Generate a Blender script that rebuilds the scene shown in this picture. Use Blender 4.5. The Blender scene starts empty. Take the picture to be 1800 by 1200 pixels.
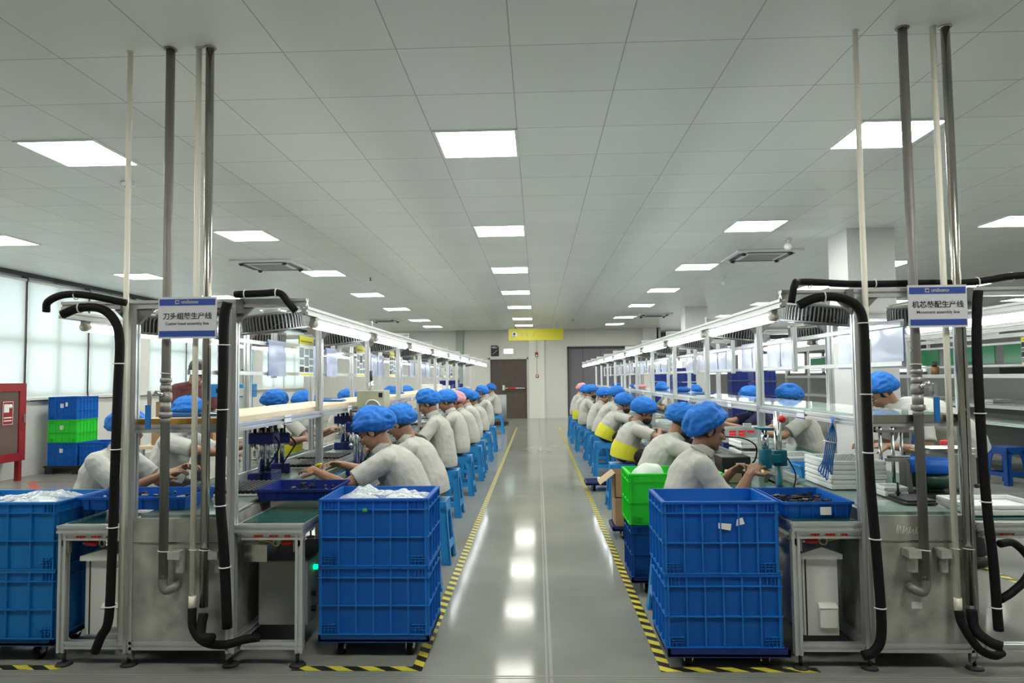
import bpy, math, random
import numpy as np
from mathutils import Vector, Matrix, noise

SC = bpy.context.scene
COL = SC.collection
PI = math.pi

# ------------------------------------------------------------------ camera, world, exposure
cam_d = bpy.data.cameras.new('camera')
cam = bpy.data.objects.new('camera', cam_d)
COL.objects.link(cam)
SC.camera = cam
cam_d.sensor_width = 36.0
cam_d.lens = 1225.7 / 1800 * 36.0
cam_d.clip_start = 0.05
YAW, PITCH, ROLL = 0.03569, 0.05268, -0.01154
_f = Vector((-math.sin(YAW) * math.cos(PITCH), math.cos(YAW) * math.cos(PITCH), math.sin(PITCH)))
_r = Vector((math.cos(YAW), math.sin(YAW), 0))
_u = _r.cross(_f)
_r2 = _r * math.cos(ROLL) + _u * math.sin(ROLL)
_u2 = -_r * math.sin(ROLL) + _u * math.cos(ROLL)
cam.matrix_world = Matrix(((_r2.x, _u2.x, -_f.x, 0), (_r2.y, _u2.y, -_f.y, 0), (_r2.z, _u2.z, -_f.z, 1.33), (0, 0, 0, 1)))

world = bpy.data.worlds.new('daylight')
SC.world = world
world.use_nodes = True
world.node_tree.nodes['Background'].inputs[0].default_value = (0.93, 0.97, 1.0, 1)
WORLD_STRENGTH = 1.9
world.node_tree.nodes['Background'].inputs[1].default_value = WORLD_STRENGTH
PANEL_STRENGTH = 17.0
TUBE_STRENGTH = 7.0
SC.view_settings.view_transform = 'Standard'
SC.view_settings.look = 'None'
SC.view_settings.exposure = 1.17
SC.view_settings.gamma = 1.0
SC.view_settings.use_curve_mapping = False
try:
    SC.cycles.use_denoising = True
    SC.cycles.max_bounces = 8
    SC.cycles.diffuse_bounces = 5
    SC.cycles.glossy_bounces = 4
    SC.cycles.transmission_bounces = 6
    SC.cycles.transparent_max_bounces = 12
    SC.cycles.caustics_reflective = False
    SC.cycles.caustics_refractive = False
    SC.cycles.sample_clamp_indirect = 6.0
except Exception:
    pass

# ------------------------------------------------------------------ materials
MATS = {}


def mat(name, col, rough=0.5, metal=0.0, emit=0.0, spec=0.5, vary=0.0, scale=8.0, bump=0.0, transl=0.0, alpha=1.0, stretch=None):
    if name in MATS:
        return MATS[name]
    m = bpy.data.materials.new(name)
    m.use_nodes = True
    nt = m.node_tree
    p = nt.nodes['Principled BSDF']
    p.inputs['Base Color'].default_value = (*col, 1)
    p.inputs['Roughness'].default_value = rough
    p.inputs['Metallic'].default_value = metal
    p.inputs['Specular IOR Level'].default_value = spec
    p.inputs['Alpha'].default_value = alpha
    if emit:
        p.inputs['Emission Color'].default_value = (*col, 1)
        p.inputs['Emission Strength'].default_value = emit
    if vary or bump:
        tc = nt.nodes.new('ShaderNodeTexCoord')
        n = nt.nodes.new('ShaderNodeTexNoise')
        n.inputs['Scale'].default_value = scale
        n.inputs['Detail'].default_value = 5.0
        if stretch:
            mp = nt.nodes.new('ShaderNodeMapping')
            mp.inputs['Scale'].default_value = stretch
            nt.links.new(tc.outputs['Object'], mp.inputs['Vector'])
            nt.links.new(mp.outputs['Vector'], n.inputs['Vector'])
        else:
            nt.links.new(tc.outputs['Object'], n.inputs['Vector'])
        if vary:
            r = nt.nodes.new('ShaderNodeValToRGB')
            r.color_ramp.elements[0].position = 0.3
            r.color_ramp.elements[1].position = 0.7
            r.color_ramp.elements[0].color = (*[max(0, c * (1 - vary)) for c in col], 1)
            r.color_ramp.elements[1].color = (*[min(1, c * (1 + vary)) for c in col], 1)
            nt.links.new(n.outputs['Fac'], r.inputs['Fac'])
            nt.links.new(r.outputs['Color'], p.inputs['Base Color'])
        if bump:
            b = nt.nodes.new('ShaderNodeBump')
            b.inputs['Strength'].default_value = bump
            b.inputs['Distance'].default_value = 0.01
            nt.links.new(n.outputs['Fac'], b.inputs['Height'])
            nt.links.new(b.outputs['Normal'], p.inputs['Normal'])
    if transl:
        t = nt.nodes.new('ShaderNodeBsdfTranslucent')
        t.inputs['Color'].default_value = (*col, 1)
        mx = nt.nodes.new('ShaderNodeMixShader')
        mx.inputs['Fac'].default_value = transl
        out = nt.nodes['Material Output']
        nt.links.new(p.outputs['BSDF'], mx.inputs[1])
        nt.links.new(t.outputs['BSDF'], mx.inputs[2])
        nt.links.new(mx.outputs['Shader'], out.inputs['Surface'])
    MATS[name] = m
    return m


def film(name, col, see=0.6, rough=0.1):
    """clear plastic film or thin glass: part transparent, part glossy"""
    m = bpy.data.materials.new(name)
    m.use_nodes = True
    nt = m.node_tree
    nt.nodes.clear()
    out = nt.nodes.new('ShaderNodeOutputMaterial')
    tr = nt.nodes.new('ShaderNodeBsdfTransparent')
    tr.inputs['Color'].default_value = (*col, 1)
    p = nt.nodes.new('ShaderNodeBsdfPrincipled')
    p.inputs['Base Color'].default_value = (*col, 1)
    p.inputs['Roughness'].default_value = rough
    mx = nt.nodes.new('ShaderNodeMixShader')
    lw = nt.nodes.new('ShaderNodeFresnel')
    lw.inputs['IOR'].default_value = 1.5
    mth = nt.nodes.new('ShaderNodeMath')
    mth.operation = 'ADD'
    mth.use_clamp = True
    mth.inputs[1].default_value = 1 - see
    nt.links.new(lw.outputs['Fac'], mth.inputs[0])
    nt.links.new(mth.outputs['Value'], mx.inputs['Fac'])
    nt.links.new(tr.outputs['BSDF'], mx.inputs[1])
    nt.links.new(p.outputs['BSDF'], mx.inputs[2])
    nt.links.new(mx.outputs['Shader'], out.inputs['Surface'])
    MATS[name] = m
    return m


ALU = mat('aluminium profile', (0.72, 0.74, 0.74), 0.35, 0.75, vary=0.05, scale=3)
STEEL = mat('stainless steel', (0.5, 0.48, 0.44), 0.22, 1.0, vary=0.1, scale=5, stretch=(1, 1, 0.2))
DULLSTEEL = mat('dull grey pipe steel', (0.24, 0.23, 0.22), 0.55, 0.5, vary=0.25, scale=14, stretch=(1, 1, 0.15))
CHROME = mat('bright chrome', (0.8, 0.8, 0.8), 0.15, 1.0)
GALV = mat('galvanised sheet', (0.4, 0.405, 0.37), 0.5, 0.15, vary=0.42, scale=7, bump=0.3)
DARKIRON = mat('dark iron', (0.05, 0.05, 0.055), 0.5, 0.6)
WHITEPAINT = mat('white painted steel', (0.82, 0.83, 0.8), 0.4)
WHITEPVC = mat('cream pvc', (0.85, 0.82, 0.72), 0.4)
WHITEPL = mat('white plastic', (0.78, 0.79, 0.78), 0.45)
BLACKRUB = mat('black rubber', (0.006, 0.006, 0.007), 0.65, spec=0.2)
BLACKPL = mat('black plastic', (0.015, 0.015, 0.017), 0.35)
NAVY = mat('navy enamel', (0.012, 0.022, 0.16), 0.35)
TEAL = mat('teal enamel', (0.0, 0.13, 0.19), 0.35)
CRATEBLUE = mat('blue crate plastic', (0.004, 0.15, 0.62), 0.42, transl=0.32)
LIT_RIBS = {'blue crate plastic': mat('blue crate plastic lit ribs', (0.012, 0.21, 0.68), 0.4, transl=0.2)}  # lighter copy of the crate plastic: light caught by rib edges put into colour
CRATELIGHT = mat('pale blue crate plastic', (0.01, 0.22, 0.62), 0.42, transl=0.3)
CRATEDARK = mat('deep blue crate plastic', (0.005, 0.09, 0.36), 0.42, transl=0.2)
CRATEGREEN = mat('green crate plastic', (0.055, 0.82, 0.07), 0.42, transl=0.35)
TRAYBLUE = mat('blue tray plastic', (0.005, 0.14, 0.62), 0.4, transl=0.2)
TRAYNAVY = mat('dark blue tray plastic', (0.005, 0.022, 0.2), 0.4)
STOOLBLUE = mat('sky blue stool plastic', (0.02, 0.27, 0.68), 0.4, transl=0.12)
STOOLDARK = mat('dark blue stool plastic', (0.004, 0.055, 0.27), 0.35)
GREENMAT = mat('green bench mat', (0.02, 0.085, 0.07), 0.25)
BELT = mat('grey green conveyor belt', (0.2, 0.27, 0.24), 0.3, vary=0.15, scale=5)
PLY = mat('pale plywood face', (0.72, 0.6, 0.44), 0.5, vary=0.08, scale=5, stretch=(6, 0.6, 1))
PLYEDGE = mat('orange plywood edge', (0.5, 0.27, 0.05), 0.5)
GLASS = film('shelf glass', (0.86, 0.95, 0.93), 0.78, 0.03)
PANE = film('window pane', (0.95, 0.97, 0.97), 0.95, 0.03)
FILM = film('clear bag film', (0.9, 0.94, 0.97), 0.86, 0.16)
SLEEVE = film('document sleeve film', (0.66, 0.72, 0.9), 0.7, 0.15)
PAPER = mat('white paper', (0.5, 0.56, 0.72), 0.6, transl=0.4)
PAPERW = mat('plain white paper', (0.82, 0.83, 0.82), 0.6)
YELLOWP = mat('yellow print', (0.72, 0.68, 0.04), 0.5)
INK = mat('black ink', (0.02, 0.02, 0.025), 0.6)
GREYINK = mat('grey print', (0.2, 0.27, 0.28), 0.6)
SIGNBLUE = mat('sign blue print', (0.035, 0.075, 0.36), 0.4)
SIGNWHITE = mat('sign white print', (0.62, 0.63, 0.68), 0.35)
LOGOYEL = mat('faded yellow lettering', (0.55, 0.55, 0.3), 0.5)
FOAM = mat('white foam', (0.82, 0.84, 0.84), 0.7, bump=0.2, scale=60)
CARD = mat('brown cardboard', (0.36, 0.23, 0.12), 0.75, vary=0.1, scale=4)
CARDLIGHT = mat('pale cardboard flap', (0.52, 0.37, 0.22), 0.75)
RED = mat('red enamel', (0.26, 0.012, 0.014), 0.35)
REDPL = mat('bright red plastic', (0.6, 0.02, 0.015), 0.35)
YELTIE = mat('yellow tape', (0.75, 0.62, 0.03), 0.5)
CABLEBLUE = mat('blue cable', (0.015, 0.17, 0.52), 0.4)
BEIGE = mat('beige green enamel', (0.42, 0.43, 0.3), 0.45)
GREYBOX = mat('grey instrument case', (0.5, 0.52, 0.52), 0.4)
STAINBOX = mat('brushed steel box', (0.42, 0.42, 0.41), 0.38, 0.7, vary=0.15, scale=7)
FANGREY = mat('grey fan guard', (0.2, 0.21, 0.21), 0.4, 0.3)
FANDARK = mat('dark fan inside', (0.03, 0.03, 0.03), 0.5)
CAPBLUE = mat('blue hairnet cloth', (0.015, 0.19, 0.68), 0.75, transl=0.15)
CAPPINK = mat('pink hairnet cloth', (0.75, 0.36, 0.42), 0.75, transl=0.15)
SHIRT = mat('pale grey shirt cloth', (0.47, 0.47, 0.43), 0.85, bump=0.12, scale=90)
SHIRTW = mat('off white shirt cloth', (0.49, 0.5, 0.47), 0.85, bump=0.12, scale=90)
SHIRTR = mat('maroon shirt cloth', (0.115, 0.035, 0.035), 0.85)
SHIRTN = mat('navy shirt cloth', (0.02, 0.02, 0.07), 0.85)
TROUSER = mat('black trouser cloth', (0.015, 0.015, 0.018), 0.85)
TROUSERG = mat('dark grey trouser cloth', (0.07, 0.065, 0.06), 0.85)
JEANS = mat('faded blue denim', (0.12, 0.18, 0.26), 0.85)
APRON = mat('yellow apron cloth', (0.62, 0.6, 0.03), 0.8)
HAIR = mat('black hair', (0.012, 0.01, 0.009), 0.5)
SKINS = [mat('skin tone tan', (0.37, 0.2, 0.125), 0.5), mat('skin tone brown', (0.29, 0.15, 0.09), 0.5), mat('skin tone light', (0.45, 0.26, 0.17), 0.5)]
EYE = mat('dark eyes', (0.02, 0.015, 0.012), 0.3)
LIP = mat('lip colour', (0.3, 0.12, 0.1), 0.5)
MASK = mat('black mask cloth', (0.015, 0.015, 0.016), 0.8)
MASKW = mat('white mask cloth', (0.75, 0.75, 0.75), 0.8)
SHOE = mat('dark shoe', (0.02, 0.02, 0.022), 0.6)
WALLW = mat('white wall paint', (0.62, 0.62, 0.6), 0.6)
WALLG = mat('grey wall paint', (0.28, 0.285, 0.285), 0.6)
WALLSLATE = mat('slate blue wall paint', (0.17, 0.19, 0.22), 0.6)
FRAMEG = mat('grey window frame', (0.4, 0.41, 0.41), 0.4, 0.3)
FRAMED = mat('dark window gap frame', (0.03, 0.035, 0.04), 0.5)
DOORW = mat('dark brown door laminate', (0.075, 0.06, 0.05), 0.45, vary=0.15, scale=4, stretch=(8, 1, 0.5))
ROLLER = mat('violet grey roller door', (0.15, 0.145, 0.175), 0.5)
RADIATOR = mat('grey corrugated sheet', (0.36, 0.385, 0.4), 0.4, 0.4)
TEALPIPE = mat('cyan painted pipe', (0.03, 0.42, 0.52), 0.4)
PANELLIGHT = mat('ceiling light panel glow', (1.0, 1.0, 0.89), 0.5, emit=PANEL_STRENGTH)
TUBELIGHT = mat('lamp tube glow', (0.95, 1.0, 1.0), 0.5, emit=TUBE_STRENGTH)
EXITLIGHT = mat('exit lamp glow', (0.7, 1.0, 0.95), 0.5, emit=1.3)
GREENLED = mat('green lamp glow', (0.0, 0.9, 0.3), 0.5, emit=1.0)
REDLED = mat('red digit glow', (0.7, 0.01, 0.02), 0.5, emit=0.2)
GREENBOARD = mat('green board', (0.0, 0.16, 0.055), 0.15)
BLIND = mat('white blind cloth', (0.8, 0.84, 0.83), 0.8, transl=0.62)
CREAMCASE = mat('cream lamp holder', (0.7, 0.68, 0.6), 0.5)


def floor_mat():
    m = mat('polished concrete', (0.36, 0.37, 0.35), 0.16, spec=0.04)
    nt = m.node_tree
    p = nt.nodes['Principled BSDF']
    tc = nt.nodes.new('ShaderNodeTexCoord')
    n = nt.nodes.new('ShaderNodeTexNoise'); n.inputs['Scale'].default_value = 1.3; n.inputs['Detail'].default_value = 8
    nt.links.new(tc.outputs['Object'], n.inputs['Vector'])
    r = nt.nodes.new('ShaderNodeValToRGB')
    r.color_ramp.elements[0].position = 0.3; r.color_ramp.elements[0].color = (0.2, 0.208, 0.19, 1)
    r.color_ramp.elements[1].position = 0.72; r.color_ramp.elements[1].color = (0.265, 0.27, 0.25, 1)
    nt.links.new(n.outputs['Fac'], r.inputs['Fac'])
    n2 = nt.nodes.new('ShaderNodeTexNoise'); n2.inputs['Scale'].default_value = 5; n2.inputs['Detail'].default_value = 6
    nt.links.new(tc.outputs['Object'], n2.inputs['Vector'])
    mr = nt.nodes.new('ShaderNodeMapRange'); mr.inputs[3].default_value = 0.06; mr.inputs[4].default_value = 0.14
    nt.links.new(n2.outputs['Fac'], mr.inputs[0]); nt.links.new(mr.outputs[0], p.inputs['Roughness'])
    nt.links.new(r.outputs['Color'], p.inputs['Base Color'])
    b = nt.nodes.new('ShaderNodeBump'); b.inputs['Strength'].default_value = 0.02; b.inputs['Distance'].default_value = 0.02
    nt.links.new(n2.outputs['Fac'], b.inputs['Height']); nt.links.new(b.outputs['Normal'], p.inputs['Normal'])
    return m


def ceiling_mat():
    m = mat('painted metal ceiling tiles', (0.62, 0.635, 0.61), 0.38)
    nt = m.node_tree
    p = nt.nodes['Principled BSDF']
    tc = nt.nodes.new('ShaderNodeTexCoord')
    sp = nt.nodes.new('ShaderNodeSeparateXYZ')
    nt.links.new(tc.outputs['Object'], sp.inputs[0])

    def math_(op, a, b=None):
        n = nt.nodes.new('ShaderNodeMath'); n.operation = op
        for i, x in enumerate((a, b)):
            if x is None: continue
            if isinstance(x, (int, float)): n.inputs[i].default_value = x
            else: nt.links.new(x, n.inputs[i])
        return n.outputs[0]

    def line(o, off, pitch):
        t = math_('DIVIDE', math_('SUBTRACT', o, off), pitch)
        fr = math_('SUBTRACT', t, math_('FLOOR', t))
        d = math_('ABSOLUTE', math_('SUBTRACT', fr, 0.5))
        return math_('GREATER_THAN', d, 0.5 - 0.0032 / pitch), math_('FLOOR', t)
    lx, ix = line(sp.outputs[0], -0.11, 0.558)
    ly, iy = line(sp.outputs[1], 4.42, 0.56)
    ln = math_('MAXIMUM', lx, ly)
    wn = nt.nodes.new('ShaderNodeTexWhiteNoise'); wn.noise_dimensions = '2D'
    cb = nt.nodes.new('ShaderNodeCombineXYZ'); nt.links.new(ix, cb.inputs[0]); nt.links.new(iy, cb.inputs[1])
    nt.links.new(cb.outputs[0], wn.inputs['Vector'])
    mr = nt.nodes.new('ShaderNodeMapRange'); mr.inputs[3].default_value = 0.73; mr.inputs[4].default_value = 0.77
    nt.links.new(wn.outputs['Value'], mr.inputs[0])
    col = nt.nodes.new('ShaderNodeCombineColor')
    nt.links.new(mr.outputs[0], col.inputs[0]); nt.links.new(math_('MULTIPLY', mr.outputs[0], 1.03), col.inputs[1]); nt.links.new(math_('MULTIPLY', mr.outputs[0], 0.985), col.inputs[2])
    mx = nt.nodes.new('ShaderNodeMix'); mx.data_type = 'RGBA'
    nt.links.new(ln, mx.inputs['Factor']); nt.links.new(col.outputs[0], mx.inputs[6]); mx.inputs[7].default_value = (0.4, 0.41, 0.39, 1)
    nt.links.new(mx.outputs[2], p.inputs['Base Color'])
    n = nt.nodes.new('ShaderNodeTexNoise'); n.inputs['Scale'].default_value = 2.2
    nt.links.new(tc.outputs['Object'], n.inputs['Vector'])
    b = nt.nodes.new('ShaderNodeBump'); b.inputs['Strength'].default_value = 0.12; b.inputs['Distance'].default_value = 0.02
    nt.links.new(n.outputs['Fac'], b.inputs['Height']); nt.links.new(b.outputs['Normal'], p.inputs['Normal'])
    return m


def hazard_mat():
    m = mat('black and yellow hazard tape', (0.7, 0.6, 0.03), 0.35)
    nt = m.node_tree
    p = nt.nodes['Principled BSDF']
    tc = nt.nodes.new('ShaderNodeTexCoord'); sp = nt.nodes.new('ShaderNodeSeparateXYZ')
    nt.links.new(tc.outputs['Object'], sp.inputs[0])
    a = nt.nodes.new('ShaderNodeMath'); a.operation = 'MULTIPLY_ADD'; a.inputs[1].default_value = 1.4
    nt.links.new(sp.outputs[1], a.inputs[0]); nt.links.new(sp.outputs[0], a.inputs[2])
    d = nt.nodes.new('ShaderNodeMath'); d.operation = 'DIVIDE'; d.inputs[1].default_value = 0.15
    nt.links.new(a.outputs[0], d.inputs[0])
    f = nt.nodes.new('ShaderNodeMath'); f.operation = 'FRACT'; nt.links.new(d.outputs[0], f.inputs[0])
    g = nt.nodes.new('ShaderNodeMath'); g.operation = 'GREATER_THAN'; g.inputs[1].default_value = 0.5
    nt.links.new(f.outputs[0], g.inputs[0])
    mx = nt.nodes.new('ShaderNodeMix'); mx.data_type = 'RGBA'
    mx.inputs[6].default_value = (0.66, 0.58, 0.05, 1); mx.inputs[7].default_value = (0.02, 0.02, 0.02, 1)
    nt.links.new(g.outputs[0], mx.inputs['Factor']); nt.links.new(mx.outputs[2], p.inputs['Base Color'])
    return m


FLOORM, CEILM, HAZARD = floor_mat(), ceiling_mat(), hazard_mat()
REDLINE = mat('red floor paint', (0.4, 0.09, 0.07), 0.4)
SEAM = mat('floor joint filler', (0.22, 0.225, 0.21), 0.5)


# ------------------------------------------------------------------ mesh builder
def V(*a):
    return Vector(a if len(a) == 3 else a[0])


def frame(d, up=None):
    d = Vector(d).normalized()
    up = Vector(up) if up else (Vector((0, 0, 1)) if abs(d.z) < 0.95 else Vector((0, 1, 0)))
    x = up.cross(d)
    if x.length < 1e-6:
        x = Vector((1, 0, 0)).cross(d)
    x.normalize()
    return x, d.cross(x), d


class B:
    def __init__(s):
        s.v, s.f, s.mi, s.sm, s.k = [], [], [], [], 0

    def mat(s, k):
        s.k = k
        return s

    def add(s, vs, fs, smooth=False):
        o = len(s.v)
        s.v += [tuple(x) for x in vs]
        for f in fs:
            s.f.append([i + o for i in f]); s.mi.append(s.k); s.sm.append(smooth)
        return s

    def box(s, x0, x1, y0, y1, z0, z1, M=None):
        vs = [Vector((x, y, z)) for z in (z0, z1) for y in (y0, y1) for x in (x0, x1)]
        if M is not None:
            vs = [M @ v for v in vs]
        return s.add(vs, [(0, 2, 3, 1), (4, 5, 7, 6), (0, 1, 5, 4), (2, 6, 7, 3), (0, 4, 6, 2), (1, 3, 7, 5)])

    def cbox(s, c, size, M=None):
        c = Vector(c)
        R = Matrix.Translation(c) @ (M if M is not None else Matrix.Identity(4))
        x, y, z = [k / 2 for k in size]
        return s.box(-x, x, -y, y, -z, z, R)

    def prism(s, poly, p0, p1, up=None, smooth=False):
        """extrude a 2-D outline from p0 to p1 (outline x = side, y = up)"""
        p0, p1 = Vector(p0), Vector(p1)
        x, y, d = frame(p1 - p0, up)
        n = len(poly)
        vs = [p + x * a + y * b for p in (p0, p1) for a, b in poly]
        fs = [(i, (i + 1) % n, n + (i + 1) % n, n + i) for i in range(n)]
        fs += [tuple(range(n - 1, -1, -1)), tuple(range(n, 2 * n))]
        return s.add(vs, fs, smooth)

    def bar(s, p0, p1, w=0.04, h=None, up=None):
        """slotted aluminium extrusion"""
        h = h or w
        a, b, g, e = w / 2, h / 2, min(0.006, w / 5), 0.008
        q = [(-a, -b), (-g, -b), (-g, -b + e), (g, -b + e), (g, -b), (a, -b), (a, -g), (a - e, -g), (a - e, g), (a, g), (a, b), (g, b), (g, b - e), (-g, b - e), (-g, b), (-a, b), (-a, g), (-a + e, g), (-a + e, -g), (-a, -g)]
        return s.prism(q, p0, p1, up)

    def loft(s, rings, n=16, caps=True, smooth=True):
        """rings: (centre, u vector, v vector)"""
        o = []
        for c, u, v in rings:
            c, u, v = Vector(c), Vector(u), Vector(v)
            o += [c + u * math.cos(2 * PI * i / n) + v * math.sin(2 * PI * i / n) for i in range(n)]
        fs = []
        for k in range(len(rings) - 1):
            for i in range(n):
                j = (i + 1) % n
                fs.append((k * n + i, k * n + j, (k + 1) * n + j, (k + 1) * n + i))
        if caps:
            fs.append(tuple(range(n - 1, -1, -1)))
            m = (len(rings) - 1) * n
            fs.append(tuple(range(m, m + n)))
        return s.add(o, fs, smooth)

    def cyl(s, p0, p1, r0, r1=None, n=12, caps=True, smooth=True):
        r1 = r0 if r1 is None else r1
        x, y, d = frame(Vector(p1) - Vector(p0))
        return s.loft([(p0, x * r0, y * r0), (p1, x * r1, y * r1)], n, caps, smooth)

    def caps_(s, p0, p1, r0, r1=None, n=12):
        """tapered capsule"""
        r1 = r0 if r1 is None else r1
        p0, p1 = Vector(p0), Vector(p1)
        x, y, d = frame(p1 - p0)
        rs = []
        for t in (80, 55, 28):
            a = math.radians(t); rs.append((p0 - d * r0 * math.sin(a), x * r0 * math.cos(a), y * r0 * math.cos(a)))
        rs.append((p0, x * r0, y * r0)); rs.append((p1, x * r1, y * r1))
        for t in (28, 55, 80):
            a = math.radians(t); rs.append((p1 + d * r1 * math.sin(a), x * r1 * math.cos(a), y * r1 * math.cos(a)))
        return s.loft(rs, n)

    def tube(s, pts, r, n=8, sub=5, smooth=True):
        pts = [Vector(p) for p in pts]
        if sub > 1 and len(pts) > 2:
            q = [2 * pts[0] - pts[1]] + pts + [2 * pts[-1] - pts[-2]]
            o = []
            for i in range(1, len(q) - 2):
                for k in range(sub):
                    t = k / sub
                    a, b, c, d = q[i - 1], q[i], q[i + 1], q[i + 2]
                    o.append(0.5 * (2 * b + (c - a) * t + (2 * a - 5 * b + 4 * c - d) * t * t + (3 * b - a - 3 * c + d) * t ** 3))
            pts = o + [pts[-1]]
        rs = []
        x = None
        for i, p in enumerate(pts):
            d = (pts[min(i + 1, len(pts) - 1)] - pts[max(i - 1, 0)]).normalized()
            if x is None:
                x, y, _ = frame(d)
            else:
                x = (x - d * x.dot(d)).normalized(); y = d.cross(x)
            rs.append((p, x * r, y * r))
        return s.loft(rs, n, True, smooth)

    def ell(s, c, r, M=None, nu=16, nv=10):
        c = Vector(c)
        R = M if M is not None else Matrix.Identity(3)
        R = R.to_3x3()
        vs = [c + R @ Vector((0, 0, -r[2]))]
        for j in range(1, nv):
            a = -PI / 2 + PI * j / nv
            for i in range(nu):
                t = 2 * PI * i / nu
                vs.append(c + R @ Vector((r[0] * math.cos(a) * math.cos(t), r[1] * math.cos(a) * math.sin(t), r[2] * math.sin(a))))
        vs.append(c + R @ Vector((0, 0, r[2])))
        fs = []
        for i in range(nu):
            fs.append((0, 1 + (i + 1) % nu, 1 + i))
            m = 1 + (nv - 2) * nu
            fs.append((m + i, m + (i + 1) % nu, len(vs) - 1))
        for j in range(nv - 2):
            for i in range(nu):
                k = (i + 1) % nu
                fs.append((1 + j * nu + i, 1 + j * nu + k, 1 + (j + 1) * nu + k, 1 + (j + 1) * nu + i))
        return s.add(vs, fs, True)

    def lathe(s, prof, c=(0, 0, 0), n=24, smooth=True):
        c = Vector(c)
        return s.loft([(c + Vector((0, 0, z)), Vector((r, 0, 0)), Vector((0, r, 0))) for r, z in prof], n, True, smooth)

    def ring(s, c, R, r, axis=(0, 0, 1), n=24, m=6):
        x, y, d = frame(axis)
        c = Vector(c)
        vs, fs = [], []
        for i in range(n):
            t = 2 * PI * i / n
            q = x * math.cos(t) + y * math.sin(t)
            for j in range(m):
                a = 2 * PI * j / m
                vs.append(c + q * (R + r * math.cos(a)) + d * r * math.sin(a))
        for i in range(n):
            for j in range(m):
                fs.append((i * m + j, ((i + 1) % n) * m + j, ((i + 1) % n) * m + (j + 1) % m, i * m + (j + 1) % m))
        return s.add(vs, fs, True)

    def mesh(s, name, mats):
        me = bpy.data.meshes.new(name)
        me.from_pydata(s.v, [], s.f)
        if not isinstance(mats, (list, tuple)):
            mats = [mats]
        for m in mats:
            me.materials.append(m)
        me.polygons.foreach_set('material_index', s.mi)
        me.polygons.foreach_set('use_smooth', s.sm)
        me.update()
        return me

    def build(s, name, mats, parent=None, bevel=0.0, label=None, world=False):
        o = bpy.data.objects.new(name, s.mesh(name, mats))
        COL.objects.link(o)
        if bevel:
            md = o.modifiers.new('bevel', 'BEVEL'); md.width = bevel; md.segments = 2; md.limit_method = 'ANGLE'
        if parent is not None:
            o.parent = parent
            if world:
                o.matrix_parent_inverse = base_matrix(parent).inverted()
        if label:
            o['label'] = label
        return o


def base_matrix(o):
    M = Matrix.Translation(o.location) @ o.rotation_euler.to_matrix().to_4x4() @ Matrix.Diagonal((*o.scale, 1))
    if o.parent is not None:
        M = base_matrix(o.parent) @ o.matrix_parent_inverse @ M
    return M


def tag(o, label, cat, group=None, kind=None):
    o['label'] = label; o['category'] = cat
    if group: o['group'] = group
    if kind: o['kind'] = kind
    return o


def T(name, label, cat, loc=(0, 0, 0), rz=0.0, group=None):
    o = bpy.data.objects.new(name, None)
    COL.objects.link(o)
    o.empty_display_size = 0.1
    o.location = loc
    o.rotation_euler = (0, 0, rz)
    return tag(o, label, cat, group)


def struct(o):
    o['kind'] = 'structure'
    return o


CHILDREN = {}


def copy_tree(o, loc=None, rz=None, label=None, parent=None, group=None):
    c = o.copy()
    COL.objects.link(c)
    if parent is not None:
        c.parent = parent
    if loc is not None: c.location = loc
    if rz is not None: c.rotation_euler = (0, 0, rz)
    if label: c['label'] = label
    if group: c['group'] = group
    for ch in [x for x in bpy.data.objects if x.parent == o] if False else o.children:
        copy_tree(ch, parent=c)
    return c


ORD = ['first', 'second', 'third', 'fourth', 'fifth', 'sixth', 'seventh', 'eighth', 'ninth', 'tenth', 'eleventh', 'twelfth', 'thirteenth', 'fourteenth', 'fifteenth', 'sixteenth', 'seventeenth', 'eighteenth', 'nineteenth', 'twentieth']
TEXTS = []


def text(body, size, m, parent, loc, name='lettering', bold=0.0, align='CENTER', rot=(PI / 2, 0, 0)):
    """flat lettering facing the camera side (-Y), turned into a mesh at the end"""
    cu = bpy.data.curves.new(name, 'FONT')
    cu.body = body; cu.size = size; cu.align_x = align; cu.align_y = 'CENTER'; cu.extrude = 0.0004; cu.offset = bold
    cu.materials.append(m)
    o = bpy.data.objects.new(name + '_curve', cu)
    COL.objects.link(o)
    TEXTS.append((o, name, m, parent, loc, rot))


def flush_texts():
    bpy.context.view_layer.update()
    dg = bpy.context.evaluated_depsgraph_get()
    for o, name, m, parent, loc, rot in TEXTS:
        me = bpy.data.meshes.new_from_object(o.evaluated_get(dg))
        n = bpy.data.objects.new(name, me)
        COL.objects.link(n)
        n.parent = parent; n.location = loc; n.rotation_euler = rot
    for o, *_ in TEXTS:
        bpy.data.objects.remove(o)
    TEXTS.clear()
# ------------------------------------------------------------------ room shell
H = 2.94
XL, XR, YB, YE, YF = -7.4, 14.0, -3.0, 23.2, 25.6
struct(B().box(XL - 0.3, XR + 0.2, YB - 0.2, YF + 0.3, -0.1, 0).build('floor', FLOORM))
struct(B().box(XL - 0.3, XR + 0.2, YB - 0.2, YF + 0.3, H, H + 0.1).build('ceiling', CEILM))
struct(B().box(XL - 0.2, XR + 0.2, YB - 0.2, YB, 0, H).build('wall_back', WALLW))
struct(B().box(XR, XR + 0.2, YB, YF + 0.2, 0, H).build('wall_right', WALLG))
b = B()
for z0, z1 in ((0, 1.12), (2.9, H)):
    b.box(XL - 0.2, XL, YB, YE, z0, z1)
for y0, y1 in ((YB, 3.5), (12.6, 13.05), (16.0, 18.55), (22.0, YE)):
    b.box(XL - 0.2, XL, y0, y1, 1.12, 2.9)
struct(b.build('wall_left', WALLW))
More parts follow.
